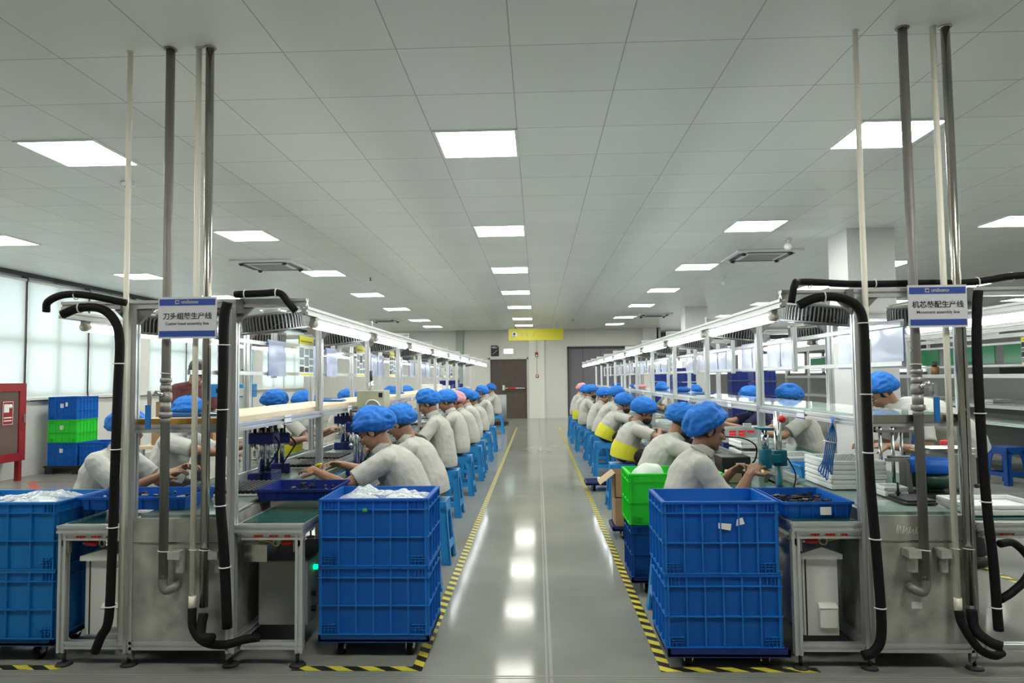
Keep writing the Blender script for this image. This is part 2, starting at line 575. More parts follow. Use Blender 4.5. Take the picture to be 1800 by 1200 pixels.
# end wall, its brown door and the violet roller door
b = B()
DX0, DX1, DZ = -1.62, -0.29, 2.02
RX0, RX1, RZ = 1.04, 3.45, 2.31
b.box(XL - 0.2, DX0, YE, YE + 0.15, 0, H)
b.box(DX0, DX1, YE, YE + 0.15, DZ, H)
b.box(DX1, RX0, YE, YE + 0.15, 0, H)
b.box(RX0, RX1, YE, YE + 0.15, RZ, H)
b.box(RX1, 4.02, YE, YE + 0.15, 0, H)
b.box(3.95, 4.1, YE, YF, 0, H)
struct(b.build('wall_end', WALLW))
struct(B().box(-0.27, 0.24, YE - 0.1, YE, 0, H).build('trim_1', mat('white pillar paint', (0.7, 0.7, 0.67), 0.55)))
struct(B().box(-2.7, -2.46, YE - 0.12, YE, 0, H).build('trim_2', mat('grey green pilaster paint', (0.33, 0.37, 0.35), 0.55)))
struct(B().box(3.5, 3.95, YE - 0.12, YE, 0, H).build('trim_3', MATS['white pillar paint']))
struct(B().box(XL, XL + 0.012, 9.95, 16.2, 1.075, 1.09).build('trim_4', BLACKPL))
struct(B().box(XL, XL + 0.06, 3.5, 22.0, 1.09, 1.12).build('trim_5', WALLW))
struct(B().box(XL, XL + 0.03, 3.5, 22.1, 2.88, 2.94).build('trim_6', FRAMED))
d = struct(B().box(DX0 + 0.06, DX1 - 0.06, YE + 0.05, YE + 0.11, 0, DZ - 0.06).build('door_1', DOORW))
B().box(DX0, DX0 + 0.06, YE - 0.02, YE + 0.12, 0, DZ).box(DX1 - 0.06, DX1, YE - 0.02, YE + 0.12, 0, DZ).box(DX0, DX1, YE - 0.02, YE + 0.12, DZ - 0.06, DZ).build('door_frame', mat('pale door frame', (0.55, 0.56, 0.54), 0.5), d)
q = B()
q.box(-1.16, -1.09, YE - 0.03, YE + 0.05, 0.94, 1.1)
q.mat(1).cyl((-1.12, YE - 0.05, 1.0), (-0.42, YE - 0.05, 1.0), 0.022)
q.mat(2).cyl((-0.98, YE - 0.05, 1.0), (-0.72, YE - 0.05, 1.0), 0.024)
q.build('panic_bar', [WHITEPL, CHROME, REDPL], d)
d = struct(B().box(RX0, RX1, YE + 0.08, YE + 0.14, 0, RZ).build('door_2', ROLLER))
q = B()
for x in (1.52, 2.1, 2.7):
    q.box(x - 0.006, x + 0.006, YE + 0.072, YE + 0.08, 0, RZ)
q.box(RX0 - 0.04, RX0, YE - 0.02, YE + 0.1, 0, RZ + 0.05).box(RX0 - 0.04, RX1, YE - 0.02, YE + 0.1, RZ, RZ + 0.05)
q.build('door_frame', FRAMED, d)
# deeper bay on the far side: grey wall below bright windows
b = B()
b.box(4.1, XR, YF, YF + 0.15, 0, 1.36).box(4.1, XR, YF, YF + 0.15, 2.15, 2.4)
struct(b.build('wall_bay', WALLG))
struct(B().box(4.1, XR, YF, YF + 0.15, 2.4, H).build('wall_bay_upper', WALLSLATE))
b = B()
x = 4.1
while x < XR:
    b.box(x, x + 0.1, YF + 0.02, YF + 0.1, 1.36, 2.15); x += 0.62
b.box(4.1, XR, YF + 0.02, YF + 0.1, 1.36, 1.4).box(4.1, XR, YF + 0.02, YF + 0.1, 1.72, 1.74).box(4.1, XR, YF + 0.02, YF + 0.1, 2.1, 2.15)
w = struct(b.build('window_4', FRAMEG))
B().box(4.1, XR, YF + 0.055, YF + 0.061, 1.4, 2.12).build('pane', PANE, w)
# columns
struct(B().box(3.43, 3.945, 7.75, 8.25, 0, H).build('wall_pillar_1', mat('pillar paint', (0.66, 0.67, 0.67), 0.55)))
struct(B().box(3.43, 3.945, 16.2, 16.7, 0, H).build('wall_pillar_2', MATS['pillar paint']))
# windows of the long wall with roller blinds
k = 0
for n, (y0, y1, posts, trans) in enumerate(((3.5, 12.6, [4.17, 5.59, 7.01, 8.43, 9.85, 11.27], 1.96), (13.05, 16.0, [14.5], 1.96), (18.55, 22.0, [20.2], 1.96)), 1):
    b = B()
    b.box(XL - 0.16, XL - 0.08, y0, y1, 1.12, 1.17).box(XL - 0.16, XL - 0.08, y0, y1, 2.85, 2.9).box(XL - 0.16, XL - 0.08, y0, y1, trans - 0.03, trans + 0.03)
    edges = [y0] + posts + [y1]
    for i in range(len(edges) - 1):
        m = (edges[i] + edges[i + 1]) / 2
        b.box(XL - 0.16, XL - 0.08, m - 0.03, m + 0.03, 1.12, 2.9)
    for p in edges:
        b.mat(1).box(XL - 0.17, XL - 0.026, p - 0.035, p + 0.035, 1.12, 2.9)
    w = struct(b.build('window_%d' % n, [FRAMEG, FRAMED]))
    B().box(XL - 0.123, XL - 0.117, y0, y1, 1.14, 2.88).build('pane', PANE, w)
    for i in range(len(edges) - 1):
        a, c = edges[i] + 0.035, edges[i + 1] - 0.02
        if c < 5:
            continue
        t = T('roller_blind', 'white translucent roller blind, %s from the near end of the long window wall' % ORD[k], 'blind', (XL - 0.02, (a + c) / 2, 1.12), group='roller blinds on the long window wall')
        k += 1
        hw = (c - a) / 2
        B().box(-0.002, 0.001, -hw, hw, 0.02, 1.7).build('blind_cloth', BLIND, t)
        B().cyl((0, -hw, 1.72), (0, hw, 1.72), 0.022).build('roller_tube', WHITEPL, t)
        B().cbox((0, 0, 0.012), (0.012, 2 * hw, 0.02)).build('bottom_bar', WHITEPL, t)
# floor joints
struct(B().box(0.038, 0.052, YB, YE, 0, 0.0008).box(0.02, 0.028, YB, YE, 0, 0.0006).build('floor_joint', SEAM))
struct(B().box(XL, XR, 3.165, 3.172, 0, 0.0008).box(XL, XR, 3.185, 3.195, 0, 0.0008).box(XL, XR, 7.95, 7.965, 0, 0.0008).build('floor_joint_cross', SEAM))


def tape(x0, x1, y0, y1, label):
    o = B().box(x0, x1, y0, y1, 0.0004, 0.0016).build('floor_tape', HAZARD)
    tag(o, label, 'floor tape', 'black and yellow hazard floor tapes')


tape(-0.595, -0.545, 3.24, 19.0, 'yellow black floor tape along the aisle beside the cutter head line')
tape(0.54, 0.59, 3.24, 19.0, 'yellow black floor tape along the aisle beside the movement line')
tape(-1.15, -0.595, 3.24, 3.29, 'short yellow black floor tape in front of crate trolley, cutter head side')
tape(0.59, 1.25, 3.24, 3.29, 'short yellow black floor tape in front of crate trolley, movement side')
tape(-4.0, -2.25, 3.24, 3.29, 'yellow black floor tape at the pale blue crates')
tape(3.0, 3.05, 3.6, 9.0, 'yellow black floor tape beyond the steel box of the movement line')
for i, (p, q, w_) in enumerate((((-6.9, 9.32), (-5.6, 7.8), 0.1), ((-6.9, 7.9), (-5.2, 10.5), 0.03), ((-6.86, 9.285), (-4.6, 9.265), 0.03), ((-5.85, 8.1), (-5.98, 9.4), 0.03))):
    p, q = Vector((*p, 0)), Vector((*q, 0)); d_ = (q - p).normalized(); s_ = Vector((-d_.y, d_.x, 0)) * w_ / 2
    z = Vector((0, 0, 0.0012 + 0.0006 * i))
    o = B().add([p - s_ + z, q - s_ + z, q + s_ + z, p + s_ + z], [(0, 1, 2, 3)]).build('floor_line', REDLINE)
    tag(o, ['broad red painted line on the floor near the wall crates', 'long thin red floor line running towards the fire cabinet', 'thin red floor line just in front of the wall crates', 'short thin red floor line joining the broad red one'][i], 'floor line')

# ceiling lights
cols = [(-6.0, 'row by the window wall'), (-3.185, 'row between windows and cutter line'), (-0.385, 'row over the aisle'), (2.365, 'row over the movement line'), (5.13, 'row beyond the white pillar'), (7.93, 'second row beyond the pillar'), (10.7, 'third row beyond the pillar')]
rows = [1.62, 4.44, 7.27, 10.04, 12.76, 15.5, 18.6, 20.95]  # nearest row is unseen, added out of view to brighten the line fronts
proto = None
for cx, ctext in cols:
    for i, y in enumerate(rows):
        lab = 'square ceiling light, %s from the near wall, %s' % (ORD[i], ctext)
        if proto is None:
            proto = T('ceiling_light', lab, 'ceiling light', (cx, y + 0.265, H), group='recessed square ceiling lights')
            B().box(-0.257, 0.257, -0.257, 0.257, -0.006, -0.002).build('diffuser', PANELLIGHT, proto)
            q = B()
            for a in (-1, 1):
                q.box(-0.277, 0.277, a * 0.267 - 0.01, a * 0.267 + 0.01, -0.008, 0).box(a * 0.267 - 0.01, a * 0.267 + 0.01, -0.257, 0.257, -0.008, 0)
            q.build('frame', WHITEPAINT, proto)
        else:
            copy_tree(proto, (cx, y + 0.265, H), label=lab)


# air conditioning cassettes
def cassette(x, y, label):
    t = T('air_conditioner', label, 'air conditioner', (x, y, H), group='ceiling cassette air conditioners')
    a = 0.42
    B().box(-a, a, -a, a, -0.03, 0).build('panel', WHITEPAINT, t, bevel=0.012)
    q = B()
    for k in range(4):
        M = Matrix.Rotation(k * PI / 2, 4, 'Z')
        q.box(-0.27, 0.27, -0.36, -0.28, -0.034, -0.03, M)
        q.cyl(M @ Vector((0.27, -0.32, -0.034)), M @ Vector((0.3, -0.29, -0.034)), 0.03, n=8)
    q.build('air_slot', BLACKPL, t)
    q = B().box(-0.24, 0.24, -0.24, 0.24, -0.036, -0.03)
    for k in range(9):
        q.mat(1).box(-0.22, 0.22, -0.21 + k * 0.05, -0.2 + k * 0.05, -0.04, -0.036)
    q.build('intake_grille', [WHITEPAINT, FANGREY], t)
    B().cbox((0.34, 0.36, -0.031), (0.07, 0.02, 0.004)).build('badge', INK, t)


cassette(-3.65, 9.45, 'white ceiling air conditioner between the cutter head line and windows, nearest one')
cassette(3.0, 9.35, 'white ceiling air conditioner beside the sprinkler near the pillar')
cassette(-4.1, 18.6, 'far white ceiling air conditioner over the cutter head line end')
cassette(3.05, 18.2, 'far white ceiling air conditioner over the movement line end')
t = T('smoke_detector', 'small round white smoke detector behind the thin white conduit', 'smoke detector', (-3.27, 5.42, H))
B().lathe([(0.055, 0), (0.055, -0.02), (0.04, -0.035)]).build('base', WHITEPL, t)
B().lathe([(0.025, -0.035), (0.02, -0.05)]).build('sensor', BLACKPL, t)
for i, (x, y, lab) in enumerate(((2.97, 8.25, 'white dome camera hanging beside the air conditioner near the pillar'), (3.05, 11.4, 'white dome camera hanging beside the pillar, farther one'))):
    t = T('dome_camera', lab, 'camera', (x, y, H))
    B().lathe([(0.045, 0), (0.045, -0.02)]).cyl((0, 0, -0.02), (0, 0, -0.07), 0.015).build('mount', WHITEPL, t)
    B().ell((0, 0, -0.1), (0.05, 0.05, 0.045)).build('housing', WHITEPL, t)
for i, (x, y, lab) in enumerate(((-2.6, 10.8, 'small sprinkler head in the ceiling past the near air conditioner'), (1.0, 19.3, 'small dark sprinkler head over the aisle end'))):
    t = T('sprinkler_head', lab, 'sprinkler', (x, y, H))
    B().lathe([(0.03, 0), (0.03, -0.006)]).build('plate', CHROME, t)
    B().cyl((0, 0, -0.006), (0, 0, -0.05), 0.008).cyl((0, 0, -0.05), (0, 0, -0.054), 0.02).build('nozzle', DARKIRON, t)

# signs and fittings of the end wall
t = T('hanging_sign', 'long yellow hanging sign with arrow in a white circle over the aisle', 'sign', (-0.025, 20.0, 2.41))
B().box(-0.785, 0.785, -0.02, 0.02, 0, 0.335).build('panel', mat('yellow sign face', (0.55, 0.5, 0.025), 0.5), t)
q = B().cyl((-0.62, -0.021, 0.165), (-0.62, -0.024, 0.165), 0.085, n=24)
q.mat(1).box(-0.63, -0.61, -0.026, -0.024, 0.1, 0.2)
q.add([(-0.67, -0.026, 0.17), (-0.57, -0.026, 0.17), (-0.62, -0.026, 0.23)], [(0, 1, 2)])
q.build('arrow_symbol', [WHITEPL, INK], t)
text('0 2', 0.17, GREYINK, t, (-0.33, -0.022, 0.165), bold=-0.002)
text('/', 0.17, GREYINK, t, (-0.07, -0.022, 0.165))
B().cyl((-0.6, 0, 0.335), (-0.6, 0, 0.53), 0.008).cyl((0.6, 0, 0.335), (0.6, 0, 0.53), 0.008).build('hanger_rod', CHROME, t)
t = T('door_number_sign', 'black number plate with a white slash above the brown door', 'sign', (-1.4, YE, 2.07))
B().prism([(-0.13, 0), (0.13, 0), (0.13, 0.31), (0.08, 0.36), (-0.13, 0.36)], (0, -0.001, 0), (0, -0.03, 0), up=(0, 0, 1)).build('plate', mat('black sign face', (0.02, 0.023, 0.028), 0.4), t)
text('NO.6', 0.085, WHITEPL, t, (0, -0.032, 0.29), bold=0.002)
q = B(); q.tube([(-0.08, -0.033, 0.06), (0.08, -0.033, 0.2)], 0.006, sub=1); q.build('slash_mark', WHITEPL, t)
t = T('exit_sign', 'small glowing exit sign box beside the black number plate', 'sign', (-0.95, YE, 2.13))
B().box(-0.17, 0.17, -0.04, -0.002, 0, 0.19).build('case', WHITEPL, t, bevel=0.006)
B().box(-0.15, 0.15, -0.044, -0.04, 0.02, 0.17).build('light_face', EXITLIGHT, t)
t = T('fire_alarm_sounder', 'red fire alarm box on the white pillar, upper one', 'alarm', (-0.015, YE - 0.1, 2.03))
B().box(-0.05, 0.05, -0.06, -0.001, 0, 0.15).build('case', RED, t, bevel=0.01)
B().cyl((0, -0.06, 0.04), (0, -0.075, 0.04), 0.03).build('lamp', WHITEPL, t)
t = T('fire_alarm_button', 'small red and white call point on the white pillar, lower one', 'alarm', (0.0, YE - 0.1, 1.34))
B().box(-0.05, 0.05, -0.04, -0.001, 0, 0.1).build('case', RED, t, bevel=0.008)
B().box(-0.03, 0.03, -0.045, -0.04, 0.03, 0.08).build('push_plate', WHITEPL, t)
o = B().cyl((-0.01, YE - 0.11, 1.44), (-0.01, YE - 0.11, 2.03), 0.006, n=6).cyl((-0.01, YE - 0.11, 2.18), (-0.01, YE - 0.11, H), 0.006, n=6).build('alarm_conduit', FRAMEG)
tag(o, 'thin grey conduit running down the white pillar to the alarms', 'conduit')


def corr(name, x, y, w, h, label):
    """upright bundle of corrugated sheet"""
    t = T(name, label, 'metal sheets', (x, y, 0))
    q = B()
    n = int(w / 0.03)
    for k in range(n):
        q.cyl((-w / 2 + (k + 0.5) * w / n, 0, 0.1), (-w / 2 + (k + 0.5) * w / n, 0, h), w / n * 0.55, n=8)
    q.box(-w / 2, w / 2, -0.01, 0.14, 0.1, h)
    q.build('sheet_bundle', RADIATOR, t)
    B().box(-w / 2 - 0.1, w / 2 + 0.06, -0.14, 0.24, 0.03, 0.1).box(-w / 2 - 0.06, w / 2, -0.1, -0.04, 0, 0.03).box(-w / 2 - 0.06, w / 2, 0.12, 0.2, 0, 0.03).build('skid', DARKIRON, t)


corr('corrugated_panel_stack', -1.08, 20.0, 0.36, 0.86, 'grey corrugated panels standing in front of the brown door')
corr('corrugated_panel_stack', 1.2, 18.3, 0.3, 0.8, 'grey corrugated panels standing by the roller door beside the last stool')

# fire hose cabinet on the window wall
t = T('fire_hose_cabinet', 'red glass-fronted fire hose cabinet on legs against the window wall', 'fire cabinet', (XL + 0.061, 9.06, 0))
q = B()
y0, y1, z0, z1, dx = -0.42, 0.42, 0.28, 1.34, 0.2
q.box(0.002, 0.02, y0, y1, z0, z1).box(0.002, dx, y0, y1, z0, z0 + 0.03).box(0.002, dx, y0, y1, z1 - 0.03, z1).box(0.002, dx, y0, y0 + 0.03, z0, z1).box(0.002, dx, y1 - 0.03, y1, z0, z1)
q.build('case', RED, t)
q = B()
q.box(dx, dx + 0.03, y0, y1, z0, z0 + 0.11).box(dx, dx + 0.03, y0, y1, z1 - 0.11, z1).box(dx, dx + 0.03, y0, y0 + 0.12, z0 + 0.11, z1 - 0.11).box(dx, dx + 0.03, y1 - 0.12, y1, z0 + 0.11, z1 - 0.11)
dr = q.build('door', RED, t)
B().box(dx + 0.01, dx + 0.016, y0 + 0.1, y1 - 0.1, z0 + 0.09, z1 - 0.09).build('pane', film('smoked cabinet glass', (0.6, 0.52, 0.5), 0.96, 0.04), dr)
B().cbox((dx + 0.04, y1 - 0.05, 0.86), (0.02, 0.03, 0.12)).build('handle', CHROME, dr)
q = B().box(dx + 0.017, dx + 0.02, 0.0, 0.2, 0.78, 1.1)
q.mat(1)
q.box(dx + 0.02, dx + 0.021, 0.008, 0.192, 0.785, 0.792).box(dx + 0.02, dx + 0.021, 0.008, 0.192, 1.088, 1.095).box(dx + 0.02, dx + 0.021, 0.008, 0.014, 0.785, 1.095).box(dx + 0.02, dx + 0.021, 0.186, 0.192, 0.785, 1.095)
q.box(dx + 0.02, dx + 0.021, 0.03, 0.12, 0.95, 1.06).cyl((dx + 0.02, 0.15, 1.03), (dx + 0.021, 0.15, 1.03), 0.03).box(dx + 0.02, dx + 0.021, 0.03, 0.17, 0.87, 0.885).box(dx + 0.02, dx + 0.021, 0.03, 0.17, 0.83, 0.845)
q.build('notice', [RED, WHITEPL], dr)
for y in (y0 + 0.05, y1 - 0.05):
    B().box(dx - 0.06, dx, y - 0.03, y + 0.03, 0, z0).build('leg', RED, t)
B().ring((0.1, -0.15, 0.85), 0.2, 0.03, (1, 0, 0)).ring((0.1, -0.15, 0.85), 0.14, 0.03, (1, 0, 0)).cyl((0.06, -0.15, 0.85), (0.14, -0.15, 0.85), 0.08).build('hose_reel', WHITEPL, t)
q = B().cyl((0.1, 0.2, 0.33), (0.1, 0.2, 0.72), 0.07); q.mat(1).cyl((0.1, 0.2, 0.72), (0.1, 0.2, 0.8), 0.025); q.mat(2).cyl((0.1, 0.2, 0.5), (0.1, 0.2, 0.6), 0.072)
q.build('fire_extinguisher', [RED, BLACKPL, YELLOWP], t)
# cyan pipe on the window wall
t = T('cyan_pipe', 'bright cyan vertical pipe with elbow on the window wall', 'pipe', (-7.24, 17.3, 0))
B().cyl((0, 0, 0), (0, 0, 2.55), 0.09).build('riser', TEALPIPE, t)
B().tube([(0, 0, 2.5), (0, 0, 2.66), (0.06, 0, 2.72), (0.5, 0, 2.72)], 0.09, n=12).build('elbow', TEALPIPE, t)
B().box(-0.155, 0.0, -0.1, 0.1, 1.6, 1.64).build('clamp', DULLSTEEL, t)
# ------------------------------------------------------------------ assembly lines
def assembly_line(label, xa, xb, ta, tb, ys, glass, end_text):
    """xa, xb: the two post rows; ta, tb: outer bench edges; ys: post positions"""
    x0, y0 = (xa + xb) / 2, ys[0]
    t = T('assembly_line', label, 'assembly line', (x0, y0, 0))
    X = lambda x: x - x0
    L = ys[-1] - y0
    A, Bx, TA, TB = X(xa), X(xb), X(ta), X(tb)
    n = len(ys)
    ZT = 1.705
    for y in ys:
        for x in (A, Bx):
            B().bar((x, y - y0, 0.06), (x, y - y0, ZT - 0.02), 0.04, up=(0, 1, 0)).build('post', ALU, t)
    # feet
    for i, y in enumerate(ys):
        for x in (A, Bx, TA + 0.03, TB - 0.03):
            q = B().cyl((x, y - y0, 0), (x, y - y0, 0.012), 0.04, 0.03).cyl((x, y - y0, 0.01), (x, y - y0, 0.07), 0.008)
            q.build('levelling_foot', DARKIRON, t)
            if i > 5: break
    # roof cross beams with brackets
    for i, y in enumerate(ys):
        Y = y - y0
        B().bar((TA - 0.01, Y, ZT), (TB + 0.01, Y, ZT), 0.04, up=(0, 0, 1)).build('cross_beam', ALU, t)
        for x in (A, Bx):
            for s in (-1, 1):
                w_ = 0.075 * (-s)
                q = B(); q.prism([(0, 0), (w_, 0), (0, -0.075)], (x + s * 0.021, Y - 0.012, ZT - 0.021), (x + s * 0.021, Y + 0.012, ZT - 0.021), up=(0, 0, 1))
                if i < 4: q.build('corner_bracket', DULLSTEEL, t)
        B().box(A - 0.055, A - 0.021, Y - 0.03, Y + 0.03, ZT - 0.05, ZT + 0.019).build('joint_plate', FANGREY, t)
        B().box(Bx + 0.021, Bx + 0.055, Y - 0.03, Y + 0.03, ZT - 0.05, ZT + 0.019).build('joint_plate', FANGREY, t)
    for x, nm in ((TA, 'edge_beam'), (TB, 'edge_beam'), (A - 0.0, 'roof_rail'), (Bx, 'roof_rail')):
        z = ZT - 0.041 if nm == 'edge_beam' else ZT - 0.041
        if nm == 'roof_rail':
            continue
        B().bar((x, -0.02, z), (x, L, z), 0.04, up=(0, 0, 1)).build(nm, ALU, t)
    # slanting roof ties seen from below
    for i in range(n - 1):
        Y = (ys[i] + ys[i + 1]) / 2 - y0
        B().bar((TA, Y, ZT - 0.04), (TB, Y, ZT - 0.04), 0.035, up=(0, 0, 1)).build('roof_tie', ALU, t)
    # upper shelf
    zs = 1.155
    for x in (A, Bx):
        B().bar((x, 0.02, zs - 0.046), (x, L, zs - 0.046), 0.04, up=(0, 0, 1)).build('shelf_rail', ALU, t)
    B().bar((A + 0.02, 0, zs - 0.046), (Bx - 0.02, 0, zs - 0.046), 0.04, up=(0, 0, 1)).build('shelf_rail', ALU, t)
    w = 0.022
    if glass:
        q = B().box(A + w, Bx - w, 0, L, zs - 0.025, zs - 0.013)
        q.build('glass_shelf', GLASS, t)
        B().box(A + 0.045, Bx - w, -0.0265, -0.0205, zs - 0.045, zs - 0.012).build('shelf_edge', STEEL, t)
    else:
        q = B().box(A + w, Bx - w, 0.004, L, zs - 0.025, zs)
        q.mat(1).box(A + w, Bx - w, 0, 0.004, zs - 0.025, zs)
        q.build('plywood_shelf', [PLY, PLYEDGE], t)
    for i in range(n - 1):
        Y = ys[i] - y0 + 0.62
        for x in (Bx + 0.021,) if not glass else (A - 0.021,):
            q = B().box(x - 0.002, x + 0.002, Y, Y + 0.11, zs - 0.072, zs - 0.02)
            q.mat(1).box(x - 0.003, x + 0.003, Y, Y + 0.11, zs - 0.036, zs - 0.032).box(x - 0.003, x + 0.003, Y, Y + 0.11, zs - 0.068, zs - 0.062)
            q.build('station_tag', [PAPERW, SIGNBLUE], t)
    # conveyor between the posts
    B().box(A + 0.045, Bx - 0.045, 0.0, L, 0.64, 0.7).build('conveyor_belt', BELT, t)
    for x in (A + 0.032, Bx - 0.032):
        B().bar((x, 0.9, 0.715), (x, L, 0.715), 0.022, 0.05, up=(0, 0, 1)).build('conveyor_rail', ALU, t)
    # bench tops either side
    for a, c, s in ((TA, A - 0.022, -1), (Bx + 0.022, TB, 1)):
        q = B().box(a, c, 0.0, L, 0.635, 0.655)
        q.mat(1).box(a + 0.02, c - 0.004, 0.02, L, 0.655, 0.659)
        q.build('bench_top', [ALU, GREENMAT], t)
        B().bar((a, -0.016, 0.638), (c, -0.016, 0.638), 0.03, 0.036, up=(0, 0, 1)).build('bench_edge', ALU, t)
        ox = a + 0.02 if s < 0 else c - 0.02
        B().bar((a + 0.03, 0, 0.6), (c - 0.0, 0, 0.6), 0.034, up=(0, 0, 1)).build('bench_rail', ALU, t)
        B().bar((ox, 0, 0.618), (ox, L, 0.618), 0.034, 0.03, up=(0, 0, 1)).build('bench_rail', ALU, t)
        B().bar((a + 0.03, 0, 0.095), (c, 0, 0.095), 0.034, up=(0, 0, 1)).build('bench_rail', ALU, t)
        px = A if s < 0 else Bx
        B().bar((px, 0.022, 0.095), (px, L, 0.095), 0.034, up=(0, 0, 1)).build('bench_rail', ALU, t)
        for y in ys:
            B().bar((ox, y - y0, 0.06), (ox, y - y0, 0.62), 0.036, up=(0, 1, 0)).build('bench_leg', ALU, t)
        q = B()
        for k in range(14):
            xx = a + 0.06 + (c - a - 0.12) * k / 14
            if (k * 7 + 3) % 5 in (0, 3): continue
            q.box(xx, xx + 0.012, -0.0185, -0.0175, 0.595, 0.606)
        q.build('printed_strip', REDPL, t)
        sx = a + 0.05 if s < 0 else c - 0.05
        q = B(); q.prism([(0, 0), (0.06, 0), (0, -0.06)] if s < 0 else [(0, 0), (-0.06, 0), (0, -0.06)], (sx, -0.01, 0.583), (sx, 0.01, 0.583), up=(0, 0, 1)).build('corner_bracket', DULLSTEEL, t)
    # sheet metal end housing of the conveyor
    q = B().box(A + 0.021, Bx - 0.021, -0.015, 0.9, 0.105, 0.57).box(A + 0.021, Bx - 0.021, -0.018, 0.9, 0.574, 0.685)
    q.add([(A + 0.021, -0.018, 0.685), (Bx - 0.021, -0.018, 0.685), (Bx - 0.021, 0.3, 0.702), (A + 0.021, 0.3, 0.702)], [(0, 1, 2, 3)])
    hs = q.build('end_housing', GALV, t)
    B().box(A + 0.05, Bx - 0.05, -0.02, -0.016, 0.571, 0.575).build('seam_strip', STEEL, hs)
    for k in range(2):
        x = (A + 0.222, A + 0.412)[k] if not glass else (A + 0.153, A + 0.295)[k]
        w_ = (0.055, 0.045)[k]
        B().box(x, x + w_, -0.085, -0.018, 0.51, 0.545).box(x + w_ * 0.4, x + w_, -0.05, -0.018, 0.44, 0.51).build('pipe_bracket', GALV, hs)
    if glass:
        q = B()
        for k in range(5):
            x = A + 0.13 + k * 0.028
            q.tube([(x, -0.0185, 0.6), (x + 0.012, -0.0185, 0.645 - 0.004 * k), (x + 0.008, -0.0185, 0.605), (x + 0.024, -0.0185, 0.64 - 0.008 * k), (x + 0.022, -0.0185, 0.6)], 0.0014, n=4)
        q.build('chalk_scribble', WHITEPVC, hs)
        B().box(A + 0.19, A + 0.235, -0.017, -0.015, 0.27, 0.3).build('label_sticker', PAPERW, hs)
    B().bar((A, 0, 0.095), (Bx, 0, 0.095), 0.04, up=(0, 0, 1)).build('bench_rail', ALU, t)
    q = B(); q.prism([(0, 0), (0.07, 0), (0, -0.05)], (A + 0.02, -0.01, 0.075), (A + 0.02, 0.01, 0.075), up=(0, 0, 1)); q.build('corner_bracket', DULLSTEEL, t)
    q = B(); q.prism([(0, 0), (-0.07, 0), (0, -0.05)], (Bx - 0.02, -0.01, 0.075), (Bx - 0.02, 0.01, 0.075), up=(0, 0, 1)); q.build('corner_bracket', DULLSTEEL, t)
    # document rails with hangers in the middle
    xm = (A + Bx) / 2
    for z in (1.378, 1.565):
        B().box(xm - 0.008, xm + 0.008, 0.05, L, z - 0.011, z + 0.011).build('document_rail', ALU, t)
    for i in range(1, n):
        Y = ys[i] - y0 - 0.09
        B().bar((xm - 0.03, Y, 1.35), (xm - 0.03, Y, ZT - 0.06), 0.03, up=(0, 1, 0)).build('hanger', ALU, t)
    # cable clips with yellow tape on some posts
    for i in (1, 2, 3):
        if i < n and not glass:
            q = B().caps_((Bx - 0.015, ys[i] - y0 - 0.03, 0.765), (Bx + 0.02, ys[i] - y0 - 0.03, 0.775), 0.01, 0.012, n=8)
            q.build('yellow_tape', YELTIE, t)
    return t


YL = [3.3 + 1.323 * k for k in range(10)]
YR = [3.29 + 1.442 * k for k in range(11)]
LA, LB, LTA, LTB = -1.945, -1.457, -2.29, -1.11
RA, RB, RTA, RTB = 1.487, 1.952, 1.15, 2.44
assembly_line('long aluminium assembly line with pale plywood upper shelf, cutter head line', LA, LB, LTA, LTB, YL, False, '')
assembly_line('long aluminium assembly line with glass upper shelf, movement assembly line', RA, RB, RTA, RTB, YR, True, '')


# lamp tubes under the roof edges
def tubes():
    proto = None
    for nm, ys, xs in (('cutter head line', YL, ((LTB - 0.005, 'aisle edge'), (LTA + 0.005, 'window edge'))), ('movement line', YR, ((RTA + 0.005, 'aisle edge'), (RTB - 0.005, 'pillar edge')))):
        hl = (ys[1] - ys[0]) / 2 - 0.09
        for x, side in xs:
            for i in range(len(ys) - 1):
                y = (ys[i] + ys[i + 1]) / 2 + 0.04
                lab = 'white lamp tube, %s, %s, %s from near end' % (nm, side, ORD[i])
                if proto is None:
                    proto = T('tube_light', lab, 'tube light', (x, y, 1.63), group='lamp tubes under the assembly line roofs')
                    proto.scale = (1, hl / 0.57, 1)
                    B().cyl((0, -0.53, -0.022), (0, 0.53, -0.022), 0.02, n=12).build('tube', TUBELIGHT, proto)
                    for s in (-1, 1):
                        B().cyl((0, s * 0.53, -0.018), (0, s * 0.575, -0.018), 0.02, n=10).box(-0.014, 0.014, s * 0.555 - 0.018, s * 0.555 + 0.018, -0.02, 0.012).build('lamp_holder', CREAMCASE, proto)
                    B().box(-0.014, 0.014, -0.57, 0.57, 0.001, 0.013).build('batten', WHITEPAINT, proto)
                else:
                    c = copy_tree(proto, (x, y, 1.63), label=lab)
                    c.scale = (1, hl / 0.57, 1)


tubes()


